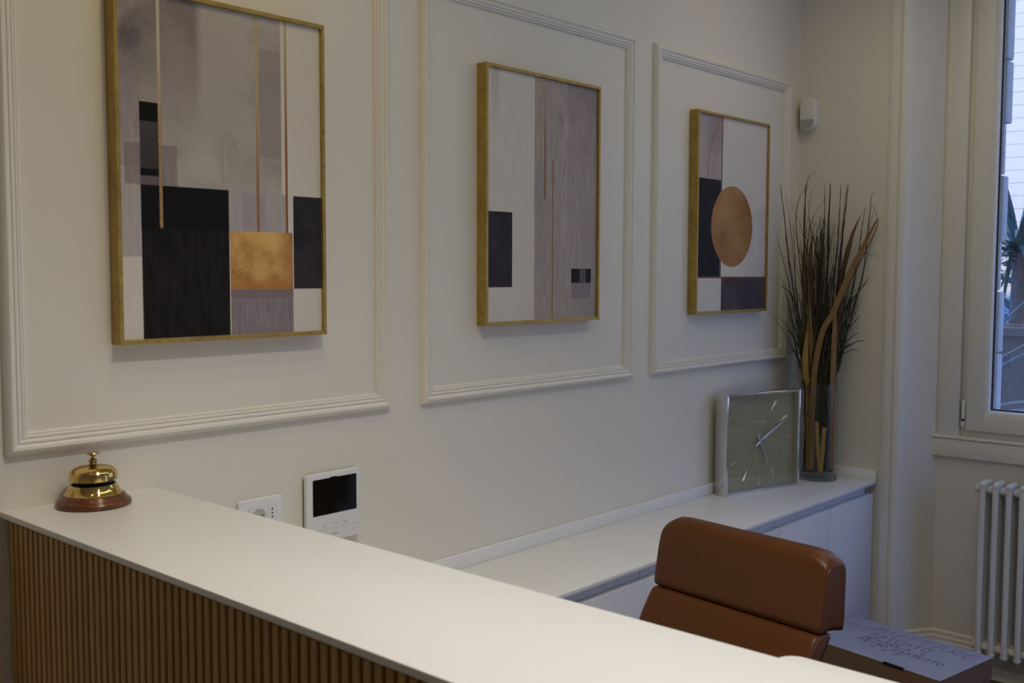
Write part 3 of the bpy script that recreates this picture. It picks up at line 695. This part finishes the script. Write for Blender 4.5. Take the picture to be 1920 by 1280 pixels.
# ------------------------------------------------------------------ motion sensor on the short wall
ms = thing('motion_sensor', 'white rounded motion sensor high on the short wall by the corner', 'sensor', (XS, -.052, 2.192))
def stad(w, h, n=10, rr=None):
    r = rr or w / 2; P = []
    for cz, a0 in ((h / 2 - r, 0), (-h / 2 + r, PI)):
        for k in range(n + 1): a = a0 + PI * k / n; P.append((w / 2 * math.cos(a), cz + r * math.sin(a)))
    return P
bm = extr([(-.0005, y, z) for y, z in stad(.066, .130, 12, .030)], (-.012, 0, 0)); obj('back_plate', bm, M['plastic'], ms, smooth=True)
bm = extr([(-.0122, y, z) for y, z in stad(.069, .134, 12, .030)], (-.028, 0, 0)); bevel_all(bm, .009, 4, .9); obj('cover', bm, M['plastic'], ms, smooth=True)
ln = [(y, z) for y, z in stad(.057, .122, 16, .026) if z < -.025]; ln = [(.0285, -.022)] + [p for p in sorted(ln, key=lambda p: -p[0])] + [(-.0285, -.022)]
bm = extr([(-.0395, y, z) for y, z in ln], (-.0015, 0, 0)); obj('lens_window', bm, M['lens'], ms)
bm = extr([(-.0402, .022 + .0025 * math.cos(a), .043 + .0025 * math.sin(a)) for a in [2 * PI * k / 10 for k in range(10)]], (-.0004, 0, 0)); obj('indicator', bm, M['lens'], ms)

# ------------------------------------------------------------------ square chrome clock
ck = thing('mantel_clock', 'square chrome clock with champagne face standing on the white worktop', 'clock', (3.311, -.0782, .7332), math.radians(-14.86))
CWd, CH, CD, BZ = .390, .374, .060, .009
bm = bmesh.new()
for k in range(4):
    C = lambda u: [(u, u), (CWd - u, u), (CWd - u, CH - u), (u, CH - u)]
    c0, c1 = C(0), C(BZ); q = [c0[k], c0[(k + 1) % 4], c1[(k + 1) % 4], c1[k]]
    extr([(p[0], 0, p[1]) for p in q], (0, CD, 0), bm)
bevel_all(bm, .0012, 2, 1.0)
obj('case', bm, M['chrome'], ck, smooth=True)
obj('back_cover', B(BZ - .001, CWd - BZ + .001, CD - .006, CD - .001, BZ - .001, CH - BZ + .001), M['chromebrush'], ck)
FY = .026
dial = obj('dial', B(BZ - .001, CWd - BZ + .001, FY, FY + .003, BZ - .001, CH - BZ + .001), M['face'], ck)
cx, cz = CWd / 2, CH / 2 + .001
bm = bmesh.new()
for k in range(4):
    C = lambda u: [(u, u), (CWd - u, u), (CWd - u, CH - u), (u, CH - u)]
    c0, c1 = C(BZ + .0002), C(BZ + .0016); q = [c0[k], c0[(k + 1) % 4], c1[(k + 1) % 4], c1[k]]
    extr([(p[0], .006, p[1]) for p in q], (0, FY - .0062, 0), bm)
obj('reflection_liner', bm, M['liner'], ck)  # added liner, its pale metal stands in for reflections on the case's inner sides
def wedge(a, r0, r1, w0, w1, h):
    bm = bmesh.new(); d = Vector((math.sin(a), 0, math.cos(a))); s = Vector((math.cos(a), 0, -math.sin(a))); c = Vector((cx, FY, cz)); nrm = Vector((0, -1, 0))
    A = c + d * r0; E = c + d * r1
    v = [A + s * w0, A - s * w0, E - s * w1, E + s * w1, A + nrm * h * .5, E + nrm * h]
    V = [bm.verts.new(p) for p in v]
    for f in ((0, 1, 2, 3), (0, 4, 1), (2, 5, 3), (1, 4, 5, 2), (0, 3, 5, 4)): bm.faces.new([V[i] for i in f])
    return bm
for k in range(1, 12): obj('hour_marker', wedge(k * PI / 6, .122, .168, .0006, .0044, .0075), M['marker'], ck)
for dx in (-.0085, .0085):
    bm = wedge(0, .118, .170, .0006, .0030, .009)
    for v in bm.verts: v.co.x += dx
    obj('hour_marker', bm, M['marker'], ck)
def hand(a, L, tail, w, y):
    bm = bmesh.new(); d = Vector((math.sin(a), 0, math.cos(a))); s = Vector((math.cos(a), 0, -math.sin(a))); c = Vector((cx, y, cz)); n = Vector((0, -.0022, 0))
    pts = [(-tail, w * .35), (0, w), (L * .25, w), (L, w * .22)]
    rows = [[bm.verts.new(c + d * t - s * ww), bm.verts.new(c + d * t + n), bm.verts.new(c + d * t + s * ww)] for t, ww in pts]
    for A, E in zip(rows, rows[1:]):
        bm.faces.new((A[0], A[1], E[1], E[0])); bm.faces.new((A[1], A[2], E[2], E[1])); bm.faces.new((A[2], A[0], E[0], E[2]))
    bm.faces.new(rows[0]); bm.faces.new(rows[-1][::-1]); return bm
obj('hour_hand', hand(math.radians(155), .102, .034, .0062, FY - .0075), M['marker'], ck)
obj('minute_hand', hand(math.radians(60.5), .158, .034, .0055, FY - .0115), M['marker'], ck)
bm = extr([(cx + .007 * math.cos(a), FY - .0155, cz + .007 * math.sin(a)) for a in [2 * PI * k / 20 for k in range(20)]], (0, .0155, 0)); obj('hub', bm, M['chrome'], ck)
text_mesh('maker_name', 'KRYPTONITE', .0125, M['silver_print'], frame_axes((cx, FY - .0004, cz + .070), (1, 0, 0), (0, 0, 1), (0, -1, 0)), ck, sx=.86)
obj('front_glass', B(BZ - .0005, CWd - BZ + .0005, .003, .005, BZ - .0005, CH - BZ + .0005), M['clockglass'], ck)

# ------------------------------------------------------------------ vase and dried grasses
VX, VY, VZ, VR, VH = 3.8646, -.1702, .7332, .0735, .383
vs = thing('glass_vase', 'tall clear glass cylinder vase on the worktop, right of the chrome clock', 'vase', (VX, VY, VZ))
obj('cylinder', lathe([(VR, .012), (VR, VH - .002), (VR - .001, VH), (VR - .003, VH), (VR - .004, VH - .002), (VR - .004, .016), (VR - .010, .0125)], 64, cap=False), M['vaseglass'], vs, smooth=True)
obj('thick_base', lathe([(0, 0), (VR - .004, 0), (VR, .003), (VR, .0118), (0, .0118)], 64), M['thickglass'], vs, smooth=True)
gr = thing('dried_grass_bunch', 'bunch of dried grasses and tan blades standing in the glass vase', 'dried grass', (VX, VY, VZ + .013))
GO = Vector((VX, VY, VZ + .013)); FH = Vector((math.sin(YAW), math.cos(YAW), 0)); VC = Vector((VX, VY, 1.0))
def gp(px, py, d):      # photo pixel to the upright plane through the vase, pushed d metres back
    v = FW + RT * ((px - 960) / FPX) - UP * ((py - 640) / FPX); t = ((VC - CAMP).dot(FH) + d) / v.dot(FH); return CAMP + v * t - GO
rg = random.Random(11)
def clampin(p):         # inside the vase below its rim, clear of walls
    if p.z < VH:
        r = math.hypot(p.x, p.y); lim = .061
        if r > lim: p = Vector((p.x * lim / r, p.y * lim / r, p.z))
    p.z = max(p.z, .003)
    p.x = min(p.x, XS - .03 - GO.x) if p.z < 99 else p.x
    p.y = min(p.y, -.012 - GO.y)
    return p
def gstem(pts, w, mat, dj=None, nodes=False):
    d0 = rg.uniform(-.03, .03); d1 = d0 * 1.6
    n = len(pts); P = [clampin(gp(x, y, d1 + (d0 - d1) * i / (n - 1))) for i, (x, y) in enumerate(pts)]
    C = [clampin(p) for p in spline(P, 5)]; m = len(C); wm = w * 2.05 / 1944 * 2.0 / 2
    rad = [max(.0004, wm * (.35 + .65 * min(1, i / (m * .35)))) for i in range(m)]
    if nodes:
        for i in range(2, m - 1, 3): rad[i] *= 1.45
    return obj('stem', tube(C, rad, 6), M[mat], gr, smooth=True, angle=60)
KEY = [
 (2.2, 'stem_olive', [(1462.5, 346), (1470, 400), (1478, 480), (1490, 560), (1507, 700), (1520, 880)], 1),
 (1.2, 'stem_olive', [(1473, 362), (1480, 410), (1487, 470), (1495, 560), (1512, 720), (1522, 880)], 0),
 (1.5, 'stem_dark', [(1456.5, 441), (1470, 495), (1485, 560), (1505, 700), (1518, 880)], 0),
 (1.0, 'stem_olive', [(1479, 375), (1505, 435), (1515, 520), (1524, 700), (1528, 880)], 0),
 (1.5, 'stem_dark', [(1516, 348), (1503, 362), (1494, 390), (1492.5, 420), (1496, 460), (1506, 560), (1515, 720), (1528, 880)], 0),
 (3.2, 'stem_olive', [(1510, 345), (1509.5, 400), (1508, 470), (1511, 600), (1518, 720), (1528, 880)], 0),
 (1.4, 'stem_dark', [(1530, 322), (1517, 331), (1512, 352), (1509, 385), (1507, 430), (1510, 600), (1526, 880)], 0),
 (1.0, 'stem_olive', [(1530, 348), (1520, 365), (1515, 410), (1511, 450), (1514, 640), (1530, 880)], 0),
 (.9, 'stem_olive', [(1560, 362), (1537, 385), (1520, 420), (1510, 445), (1504, 520), (1512, 700), (1526, 880)], 0),
 (2.2, 'stem_dark', [(1546, 347), (1546, 420), (1543, 480), (1540, 600), (1536, 720), (1534, 880)], 1),
 (3.6, 'stem_dark', [(1556.5, 343), (1556, 370), (1553.5, 420), (1552, 500), (1545, 650), (1540, 740), (1535, 880)], 0),
 (2.0, 'stem_dark', [(1577, 345), (1574, 400), (1570, 460), (1562, 560), (1552, 700), (1540, 880)], 1),
 (1.8, 'stem_dark', [(1588, 346), (1582, 400), (1578, 450), (1570, 520), (1556, 700), (1545, 880)], 1),
 (2.6, 'stem_dark', [(1590.5, 344), (1586, 390), (1580, 440), (1575, 500), (1562, 640), (1552, 740), (1542, 880)], 1),
 (1.8, 'stem_olive', [(1633, 388), (1625, 420), (1618, 460), (1605, 520), (1585, 620), (1560, 740), (1545, 880)], 1),
 (1.3, 'stem_dark', [(1637, 400), (1630, 425), (1622, 450), (1600, 530), (1578, 640), (1556, 740), (1545, 880)], 0),
 (1.9, 'stem_green', [(1667, 362), (1655, 370), (1652, 390), (1648, 415), (1643, 450), (1637, 490), (1628, 530), (1606, 580), (1576, 680), (1556, 760), (1546, 880)], 0),
 (1.6, 'stem_dark', [(1660, 389), (1669, 410), (1670, 422), (1660, 440), (1640, 470), (1615, 505), (1590, 550), (1567, 680), (1552, 760), (1545, 880)], 0),
 (1.0, 'stem_olive', [(1665, 412), (1650, 450), (1640, 472), (1615, 540), (1575, 660), (1550, 880)], 0),
 (.8, 'stem_olive', [(1680, 487), (1665, 482), (1640, 477), (1612, 475), (1590, 520), (1566, 660), (1550, 880)], 0),
 (1.1, 'stem_dark', [(1440, 583), (1452, 595), (1475, 630), (1492, 665), (1505, 720), (1520, 880)], 0),
 (2.2, 'stem_green', [(1632, 516), (1615, 540), (1590, 580), (1574, 640), (1561, 720), (1550, 880)], 0),
 (2.0, 'stem_green', [(1636, 527), (1610, 548), (1590, 575), (1577, 640), (1564, 740), (1552, 880)], 0),
 (2.6, 'stem_dark', [(1532, 437), (1532, 500), (1530, 620), (1529, 720), (1530, 880)], 1),
 (1.6, 'stem_dark', [(1487, 420), (1490, 470), (1492, 540), (1502, 640), (1512, 740), (1524, 880)], 0),
 (1.2, 'stem_green', [(1465, 520), (1476, 560), (1488, 620), (1500, 700), (1515, 880)], 0),
 (1.0, 'stem_olive', [(1538, 420), (1545, 432), (1548, 470), (1545, 560), (1540, 700), (1536, 880)], 0),
 (.8, 'stem_olive', [(1440, 525), (1455, 521), (1468, 530), (1482, 600), (1500, 700), (1518, 880)], 0),
 (3.0, 'stem_green', [(1612, 552), (1600, 580), (1586, 630), (1574, 680), (1564, 730), (1552, 880)], 0),
]
for w, m, p, nd in KEY: gstem(p, w, m, nodes=bool(nd))
for i in range(215):
    u = rg.gauss(0, 1); tx = 1540 + max(-1.9, min(1.9, u)) * 40; ty = rg.uniform(395, 640) + abs(tx - 1538) * .55
    if rg.random() < .25: ty = max(ty, 560)
    bx = 1532 + (tx - 1538) * .10 + rg.uniform(-20, 20); mx = 1530 + (tx - 1538) * .34 + rg.uniform(-13, 13)
    cx_ = (tx - 1538) * .72 + 1535 + rg.uniform(-8, 8)
    pts = [(tx + rg.uniform(-10, 10), ty), (cx_, (ty + 600) / 2 if ty < 560 else (ty + 650) / 2), (mx, 690), (bx, 800), (bx + rg.uniform(-6, 6), 884)]
    gstem(pts, rg.choice([.9, 1.2, 1.5, 2.0, 2.6]), rg.choice(['stem_green', 'stem_green', 'stem_dark', 'stem_dark', 'stem_olive']))
def gblade(pts, w, mat, d=0.0, cut=False):
    P = [gp(x, y, d) for x, y in pts]; P = [clampin(p) for p in P]; C = [clampin(p) for p in spline(P, 4)]; n = len(C); bm = bmesh.new(); prev = None
    side = Vector((RT.x, RT.y, 0)).normalized(); back = FH
    for i, p in enumerate(C):
        f = i / (n - 1); t = (C[min(i + 1, n - 1)] - C[max(i - 1, 0)]).normalized(); s = (side - t * side.dot(t)).normalized()
        ww = w * 2.05 / 1944 * .5 * 2.0 * (1 if cut else min(1, .10 + f * 3.2)) * (1 - .25 * max(0, f - .6))
        r = [bm.verts.new(p + s * ww), bm.verts.new(p - back * .0012), bm.verts.new(p - s * ww), bm.verts.new(p + back * .0012)]
        if prev:
            for q in range(4): bm.faces.new((prev[q], prev[(q + 1) % 4], r[(q + 1) % 4], r[q]))
        else: bm.faces.new(r)
        prev = r
    bm.faces.new(prev[::-1])
    return obj('blade', bm, M[mat], gr, smooth=True)
gblade([(1647, 410), (1637, 425), (1625, 450), (1605, 490), (1590, 520), (1575, 555), (1560, 590), (1545, 615), (1535, 650), (1527, 700), (1521, 770), (1520, 880)], 11, 'blade', -.05)
gblade([(1613, 405), (1600, 435), (1590, 470), (1580, 510), (1575, 560), (1570, 620), (1560, 760), (1550, 880)], 10, 'blade_brown', -.02)
gblade([(1524, 440), (1521, 460), (1519, 500), (1521, 560), (1522, 640), (1520, 760), (1522, 880)], 9, 'blade_brown', -.01)
gblade([(1513, 618), (1511, 650), (1510, 690), (1510, 760), (1512, 830), (1514, 882)], 11, 'ochre', -.045)
gblade([(1516, 530), (1518, 600), (1520, 650), (1517, 700), (1515, 800), (1518, 880)], 10, 'blade', -.035)
gblade([(1566, 540), (1565, 620), (1562, 700), (1561, 760), (1559, 880)], 10, 'blade_pale', -.045)
gblade([(1537, 438), (1542, 470), (1536, 520), (1532, 600), (1530, 760), (1531, 880)], 8, 'blade_brown', .0)
gblade([(1507, 470), (1508, 540), (1507, 620), (1511, 760), (1520, 880)], 8, 'blade_brown', -.02)
gblade([(1531.5, 790), (1532.5, 812), (1534.5, 850), (1537, 882)], 7.5, 'ochre', -.054, True)
gblade([(1546, 801), (1544.5, 820), (1542, 850), (1539, 884)], 8, 'ochre', -.0575, True)
# fine curling grass fibres: too many and too thin to count
fb = bmesh.new()
for i in range(150):
    x, y = rg.gauss(1540, 28), rg.uniform(430, 590); d = rg.uniform(-.04, .04); pts = []
    dx, dy = rg.uniform(-4, 4), rg.uniform(-7, -1)
    for k in range(5): pts.append(clampin(gp(x, y, d))); x += dx; y += dy; dx += rg.uniform(-3, 3); dy += rg.uniform(-1.5, 2.5)
    tube(spline(pts, 2), .0005, 3, fb)
o = obj('fine_fibres', fb, M['stem_olive'], gr); o['kind'] = 'stuff'

# ------------------------------------------------------------------ brown leather chair behind the counter
TH = math.radians(-8)
ch = thing('office_chair', 'brown leather office chair with its back rising behind the white counter', 'chair', (2.03, -.86, 0), 0)
u_ = Vector((math.sin(TH), -math.cos(TH), 0)); n_ = Vector((math.cos(TH), math.sin(TH), 0)); CL = Vector((2.046, -.636, 0)); CW = .455
CO = Vector((2.03, -.86, 0))
def cmap(s, n, z): return CL + u_ * s + n_ * n + Vector((0, 0, z)) - CO
def padded(prof, s0, s1, cap_r, K=20, drop=0.0, curve=.0):
    # closed side profile (n, z) swept across the width; ends rounded by shrinking the profile towards its middle line
    bm = bmesh.new(); cn = sum(p[0] for p in prof) / len(prof); cz = sum(p[1] for p in prof) / len(prof); rows = []
    st = []
    for k in range(5): a = PI / 2 * k / 4; st.append((s0 + cap_r * (1 - math.sin(a)), cap_r * (1 - math.cos(a))))
    st = st[::-1]; st = [(s0 + cap_r * (1 - math.cos(PI / 2 * k / 4)), cap_r * (1 - math.sin(PI / 2 * k / 4))) for k in range(5)]
    st += [(s0 + cap_r + (s1 - s0 - 2 * cap_r) * k / K, 0) for k in range(1, K)]
    st += [(s1 - cap_r * (1 - math.cos(PI / 2 * k / 4)), cap_r * (1 - math.sin(PI / 2 * k / 4))) for k in range(4, -1, -1)]
    m = len(prof)
    nr = []
    for i in range(m):
        a, b = prof[i - 1], prof[(i + 1) % m]; t = Vector((b[0] - a[0], b[1] - a[1])); t.normalize(); nr.append(Vector((t.y, -t.x)))
    area = sum(prof[i][0] * prof[(i + 1) % m][1] - prof[(i + 1) % m][0] * prof[i][1] for i in range(m))
    sg = 1 if area > 0 else -1
    for s, sh in st:
        f = (s - (s0 + s1) / 2) / ((s1 - s0) / 2); row = []
        for i, (n, z) in enumerate(prof):
            q = Vector((n, z)) - nr[i] * sg * sh
            e = max(0.0, 1 - min(s - s0, s1 - s) / .045)
            row.append(bm.verts.new(cmap(s, q.x, q.y - drop * e * e * max(0, min(1, (q.y - .90) / .07)))))
        rows.append(row)
    for A, C in zip(rows, rows[1:]):
        for i in range(m): bm.faces.new((A[i], A[(i + 1) % m], C[(i + 1) % m], C[i]))
    bm.faces.new(rows[0][::-1]); bm.faces.new(rows[-1]); return bm
def dens(p, k=3, closed=True):
    P = [Vector((a, b, 0)) for a, b in p]; out = []; n = len(P)
    for i in range(n):
        p0, p1, p2, p3 = P[i - 1], P[i], P[(i + 1) % n], P[(i + 2) % n]
        for j in range(k):
            t = j / k; q = 0.5 * ((2 * p1) + (p2 - p0) * t + (2 * p0 - 5 * p1 + 4 * p2 - p3) * t * t + (3 * p1 - p0 - 3 * p2 + p3) * t ** 3); out.append((q.x, q.y))
    return out
upper = dens([(.036, .9735), (.018, .970), (.005, .957), (-.002, .930), (-.009, .895), (-.015, .862), (-.020, .838), (-.0215, .822), (-.014, .8120), (.020, .8110), (.050, .806), (.068, .803), (.0735, .82), (.0765, .88), (.077, .94), (.070, .963), (.055, .972)])
obj('headrest_cushion', padded(upper, 0, CW, .010, drop=.022), M['leather'], ch, smooth=True, angle=75)
lower = dens([(-.010, .8108), (-.0265, .8095), (-.038, .798), (-.053, .776), (-.070, .748), (-.088, .70), (-.098, .64), (-.096, .57), (-.080, .50), (-.060, .46), (-.03, .46), (-.035, .56), (-.042, .64), (-.028, .71), (.000, .762), (.022, .795), (.020, .808)])
obj('backrest_cushion', padded(lower, 0, CW, .010), M['leather'], ch, smooth=True, angle=75)
def edge_z(z, s_): return z - .022 * max(0, min(1, (z - .90) / .07))
for s_ in (.0022, CW - .0022):
    for prof in ([(.060, .964), (.036, .9705), (.018, .9660), (.0075, .952), (.001, .925), (-.0055, .892), (-.0115, .858), (-.0165, .834), (-.0165, .817)],
                 [(-.020, .806), (-.032, .795), (-.048, .773), (-.065, .745), (-.083, .70), (-.092, .64)],
                 [(.044, .9680), (.044, .93), (.041, .87), (.036, .815)], [(.024, .9640), (.022, .93), (.015, .87), (.007, .816)]):
        pts = [cmap(s_, n, edge_z(z, s_)) for n, z in prof]
        obj('piping', tube(spline(pts, 3), .0020, 6), M['leather'], ch, smooth=True)
seat = dens([(-.07, .455), (-.10, .475), (-.20, .482), (-.40, .486), (-.50, .478), (-.535, .45), (-.53, .415), (-.48, .405), (-.20, .40), (-.07, .405)])
obj('seat', padded(seat, -.015, CW + .015, .02), M['leather'], ch, smooth=True, angle=75)
bm = bmesh.new(); cc = cmap(CW / 2, -.28, 0)
obj('seat_plate', loc(lathe([(.0, .375), (.13, .375), (.14, .385), (.14, .399), (0, .399)], 24, cx=cc.x, cy=cc.y), Vector((0, 0, 0))), M['steel'], ch)
obj('gas_column', lathe([(.026, .09), (.026, .25), (.018, .252), (.018, .376)], 20, cx=cc.x, cy=cc.y), M['chrome'], ch, smooth=True)
for k in range(5):
    a = k * 2 * PI / 5 + .3; d = Vector((math.cos(a), math.sin(a), 0))
    obj('leg', tube([cc + Vector((0, 0, .10)), cc + d * .15 + Vector((0, 0, .092)), cc + d * .29 + Vector((0, 0, .075))], [.022, .018, .013], 8), M['chrome'], ch, smooth=True)
    s = Vector((-d.y, d.x, 0)); q = cc + d * .29 + Vector((0, 0, .028))
    obj('castor', tube([q - s * .022, q + s * .022], .0275, 16), M['nylon'], ch, smooth=True)
bm = bmesh.new(); p = [cmap(CW / 2, n, z) for n, z in [(-.28, .39), (-.10, .385), (.0, .41), (.01, .50), (-.02, .58)]]
obj('back_bracket', tube(spline(p, 4), .016, 8), M['steel'], ch, smooth=True)

# ------------------------------------------------------------------ white desk printer behind the counter edge
mn = thing('desk_printer', 'white desk printer with rounded top corner just peeking above the far counter edge', 'printer', (1.20, -1.56, .7455))
def rplan(x0, x1, y0, y1, z0, z1, r, bev):
    bm = extr([(x, y, z0) for x, y in rrect(x0, x1, y0, y1, r, 8)], (0, 0, z1 - z0)); return bevel_all(bm, bev, 3, .9) if bev else bm
obj('body', rplan(-.095, .100, -.215, .215, .004, .248, .028, .004), M['plastic'], mn, smooth=True)
obj('lid', rplan(-.097, .102, -.217, .217, .2485, .2825, .030, .006), M['lam'], mn, smooth=True)
obj('output_slot', B(.0995, .1015, -.16, .16, .05, .085), M['hole'], mn)
obj('control_panel', B(.100, .1035, -.18, -.08, .15, .20, bev=.002), M['black'], mn)
for yy in (-.17, .17): obj('foot', lathe([(0, 0), (.012, 0), (.012, .0045), (0, .0045)], 12, cx=0, cy=yy), M['nylon'], mn)

# ------------------------------------------------------------------ cardboard boxes on the floor
P0, P1, P2 = Vector((3.747, -.3885, 0)), Vector((3.651, -.9175, 0)), Vector((3.326, -.83, 0))
ex = (P1 - P0).normalized(); exl = (P1 - P0).length; eyv = Vector((ex.y, -ex.x, 0)); eyl = .335     # ex: reading direction, eyv: towards the counter
if eyv.dot(P2 - P1) < 0: eyv = -eyv
ZT = .252
def bmap(u, v, z): return P0 + ex * u + eyv * v + Vector((0, 0, z))
bo = P0 + ex * exl / 2 + eyv * eyl / 2
def bprism(u0, u1, v0, v1, z0, z1, o):
    return extr([bmap(u0, v0, z0) - o, bmap(u1, v0, z0) - o, bmap(u1, v1, z0) - o, bmap(u0, v1, z0) - o], (0, 0, z1 - z0))
ob = Vector((bo.x, bo.y, 0.0))
b2 = thing('cardboard_box', 'plain brown cardboard box on the floor under the pale lettered box', 'box', ob, 0, 'stacked cardboard boxes by the radiator')
obj('carton', bevel_all(bprism(.006, exl - .006, .006, eyl - .006, .0005, .177, ob), .002, 1), M['card'], b2)
obj('lid_flap', bprism(.008, exl - .008, .008, eyl - .008, .1772, .1785, ob), M['card'], b2)
ob = Vector((bo.x, bo.y, .179))
b1 = thing('lettered_box', 'flat pale topped cardboard box with red and navy handwriting beside the radiator', 'box', ob, 0, 'stacked cardboard boxes by the radiator')
obj('carton', bevel_all(bprism(.001, exl - .001, .001, eyl - .001, .1792, ZT - .0022, ob), .0015, 1), M['card'], b1)
obj('lid', bevel_all(bprism(0, exl, 0, eyl, ZT - .002, ZT, ob), .0006, 1), M['card_top'], b1)
u0 = .62 * exl
obj('tuck_slot', bprism(u0, u0 + .075, eyl - .009, eyl + .0008, ZT - .0075, ZT + .0006, ob), M['hole'], b1)
# handwriting, pen strokes in letter boxes one unit wide and one unit high
GL = {
 'A': [[(0, 0), (.45, 1), (.9, 0)], [(.15, .4), (.75, .42)]], 'B': [[(.05, 0), (.05, 1), (.7, .9), (.65, .6), (.1, .52), (.85, .4), (.8, .1), (.05, 0)]],
 'C': [[(.85, .9), (.4, 1), (.05, .6), (.1, .15), (.5, 0), (.9, .1)]], 'D': [[(.05, 0), (.05, 1), (.6, .9), (.9, .5), (.6, .08), (.05, 0)]],
 'E': [[(.9, 1), (.05, .95), (.05, 0), (.9, .03)], [(.05, .5), (.7, .52)]], 'F': [[(.9, 1), (.05, .95), (.05, 0)], [(.05, .5), (.7, .52)]],
 'I': [[(.4, 0), (.5, 1)]], 'L': [[(.05, 1), (.05, .05), (.85, 0)]], 'M': [[(0, 0), (.12, 1), (.45, .35), (.8, 1), (.95, 0)]],
 'N': [[(.05, 0), (.05, 1), (.8, 0), (.85, 1)]], 'O': [circ(.45, 14, .5, cx=.48, cy=.5)], 'P': [[(.05, 0), (.05, 1), (.7, .95), (.8, .65), (.5, .5), (.06, .48)]],
 'R': [[(.05, 0), (.05, 1), (.7, .95), (.75, .62), (.1, .5), (.9, 0)]], 'S': [[(.85, .9), (.4, 1), (.1, .78), (.45, .52), (.85, .3), (.5, 0), (.05, .1)]],
 'T': [[(0, .95), (.95, 1)], [(.48, 1), (.42, 0)]], 'U': [[(.05, 1), (.1, .25), (.45, 0), (.8, .25), (.88, 1)]], '+': [[(.05, .5), (.9, .5)], [(.48, .1), (.48, .9)]],
 'n': [[(.1, 0), (.12, .65)], [(.12, .45), (.4, .7), (.75, .6), (.8, 0)]], 'o': [circ(.36, 12, .36, cx=.45, cy=.36)], '/': [[(0, -.3), (.9, 1.1)]], ' ': [],
}
def write(name, s, u, v, w, h, mat, slant=.15, pen=.0022, gap=1.22):
    bm = bmesh.new(); x = u
    for chh in s:
        for st in GL[chh]:
            P = [(x + (px + slant * py) * w, v - py * h) for px, py in st]
            P = [(p.x, p.y) for p in spline([(a, b, 0) for a, b in P], 3)] if len(P) > 3 else P
            stroke(bm, P, pen, ZT + .0004, lambda a, b, z: bmap(a, b, z) - ob)
        x += w * gap
    return obj(name, bm, M[mat], b1)
write('red_lettering', 'BUTTARE', .135, .085, .044, .052, 'red_ink', pen=.0020, gap=1.28)
write('red_lettering', 'o/', .020, .115, .060, .055, 'red_ink', pen=.0020, gap=.9)
write('navy_lettering', 'AnTOnIO', .150, .140, .028, .040, 'blue_ink', pen=.0024, gap=1.18)
write('navy_lettering', 'MENSOLA +', .150, .180, .022, .026, 'blue_ink', pen=.0026, gap=1.22)
write('navy_lettering', 'PRIMO CASSETTO', .150, .215, .019, .025, 'blue_ink', pen=.0026, gap=1.22)
write('navy_lettering', '+ C F', .215, .245, .022, .020, 'blue_ink', pen=.0024, gap=1.15)

# ------------------------------------------------------------------ column radiator under the window
rd = thing('column_radiator', 'white tubular column radiator under the window sill', 'radiator', (4.04, -1.15, 0))
RO = Vector((4.04, -1.15, 0)); xs = [4.008, 4.044, 4.080]; zb_, zt_ = .118, .782; tr_ = .0122
def section():
    bm = bmesh.new(); rb = .0142
    for x in xs:
        lathe([(tr_, zb_ + .016), (tr_, zt_ - .016)], 14, bm, cap=False, cx=x - RO.x, cy=0)
    for z in (zb_ + rb, zt_ - rb):                      # rounded head across the columns
        P = []; R = []
        for k in range(6): a = PI / 2 * k / 5; P.append((xs[0] - RO.x - rb * math.cos(a) * .9, 0, z)); R.append(max(.0006, rb * math.sin(a)))
        for k in range(6): a = PI / 2 * k / 5; P.append((xs[2] - RO.x + rb * math.sin(a) * .9, 0, z)); R.append(max(.0006, rb * math.cos(a)))
        tube(P, R, 14, bm)
    for z in (zb_ + .034, zt_ - .034):
        for xx in (xs[0] + .017, xs[2] - .017):
            tube([(xx - RO.x, -.0231, z), (xx - RO.x, -.0205, z), (xx - RO.x, -.019, z), (xx - RO.x, .019, z), (xx - RO.x, .0205, z), (xx - RO.x, .0231, z)], [.0150, .0165, .0148, .0148, .0165, .0150], 16, bm)
    return bm
sec = obj('section', section(), M['radiator'], rd, smooth=True, angle=50)
y0 = -.7555; sec.location = (0, y0 - RO.y, 0)
for k in range(1, 24):
    c = sec.copy(); COL.objects.link(c); c.parent = rd; c.location = (0, y0 - .0464 * k - RO.y, 0)
XV = xs[0] + .017 - RO.x
bm = tube([(XV, y0 - RO.y + .0232, zt_ - .034), (XV, y0 - RO.y + .030, zt_ - .034)], [.0150, .0130], 14)
obj('vent_plug', bm, M['radiator'], rd, smooth=True)
obj('bleed_valve', tube([(XV, y0 - RO.y + .030, zt_ - .034), (XV, y0 - RO.y + .037, zt_ - .034)], .0060, 10), M['chrome'], rd)
for z in (.30, .66):
    obj('wall_bracket', B(4.09 - RO.x, XW - RO.x - .0005, -.30 - .012, -.30 + .012, z, z + .03), M['radiator'], rd)
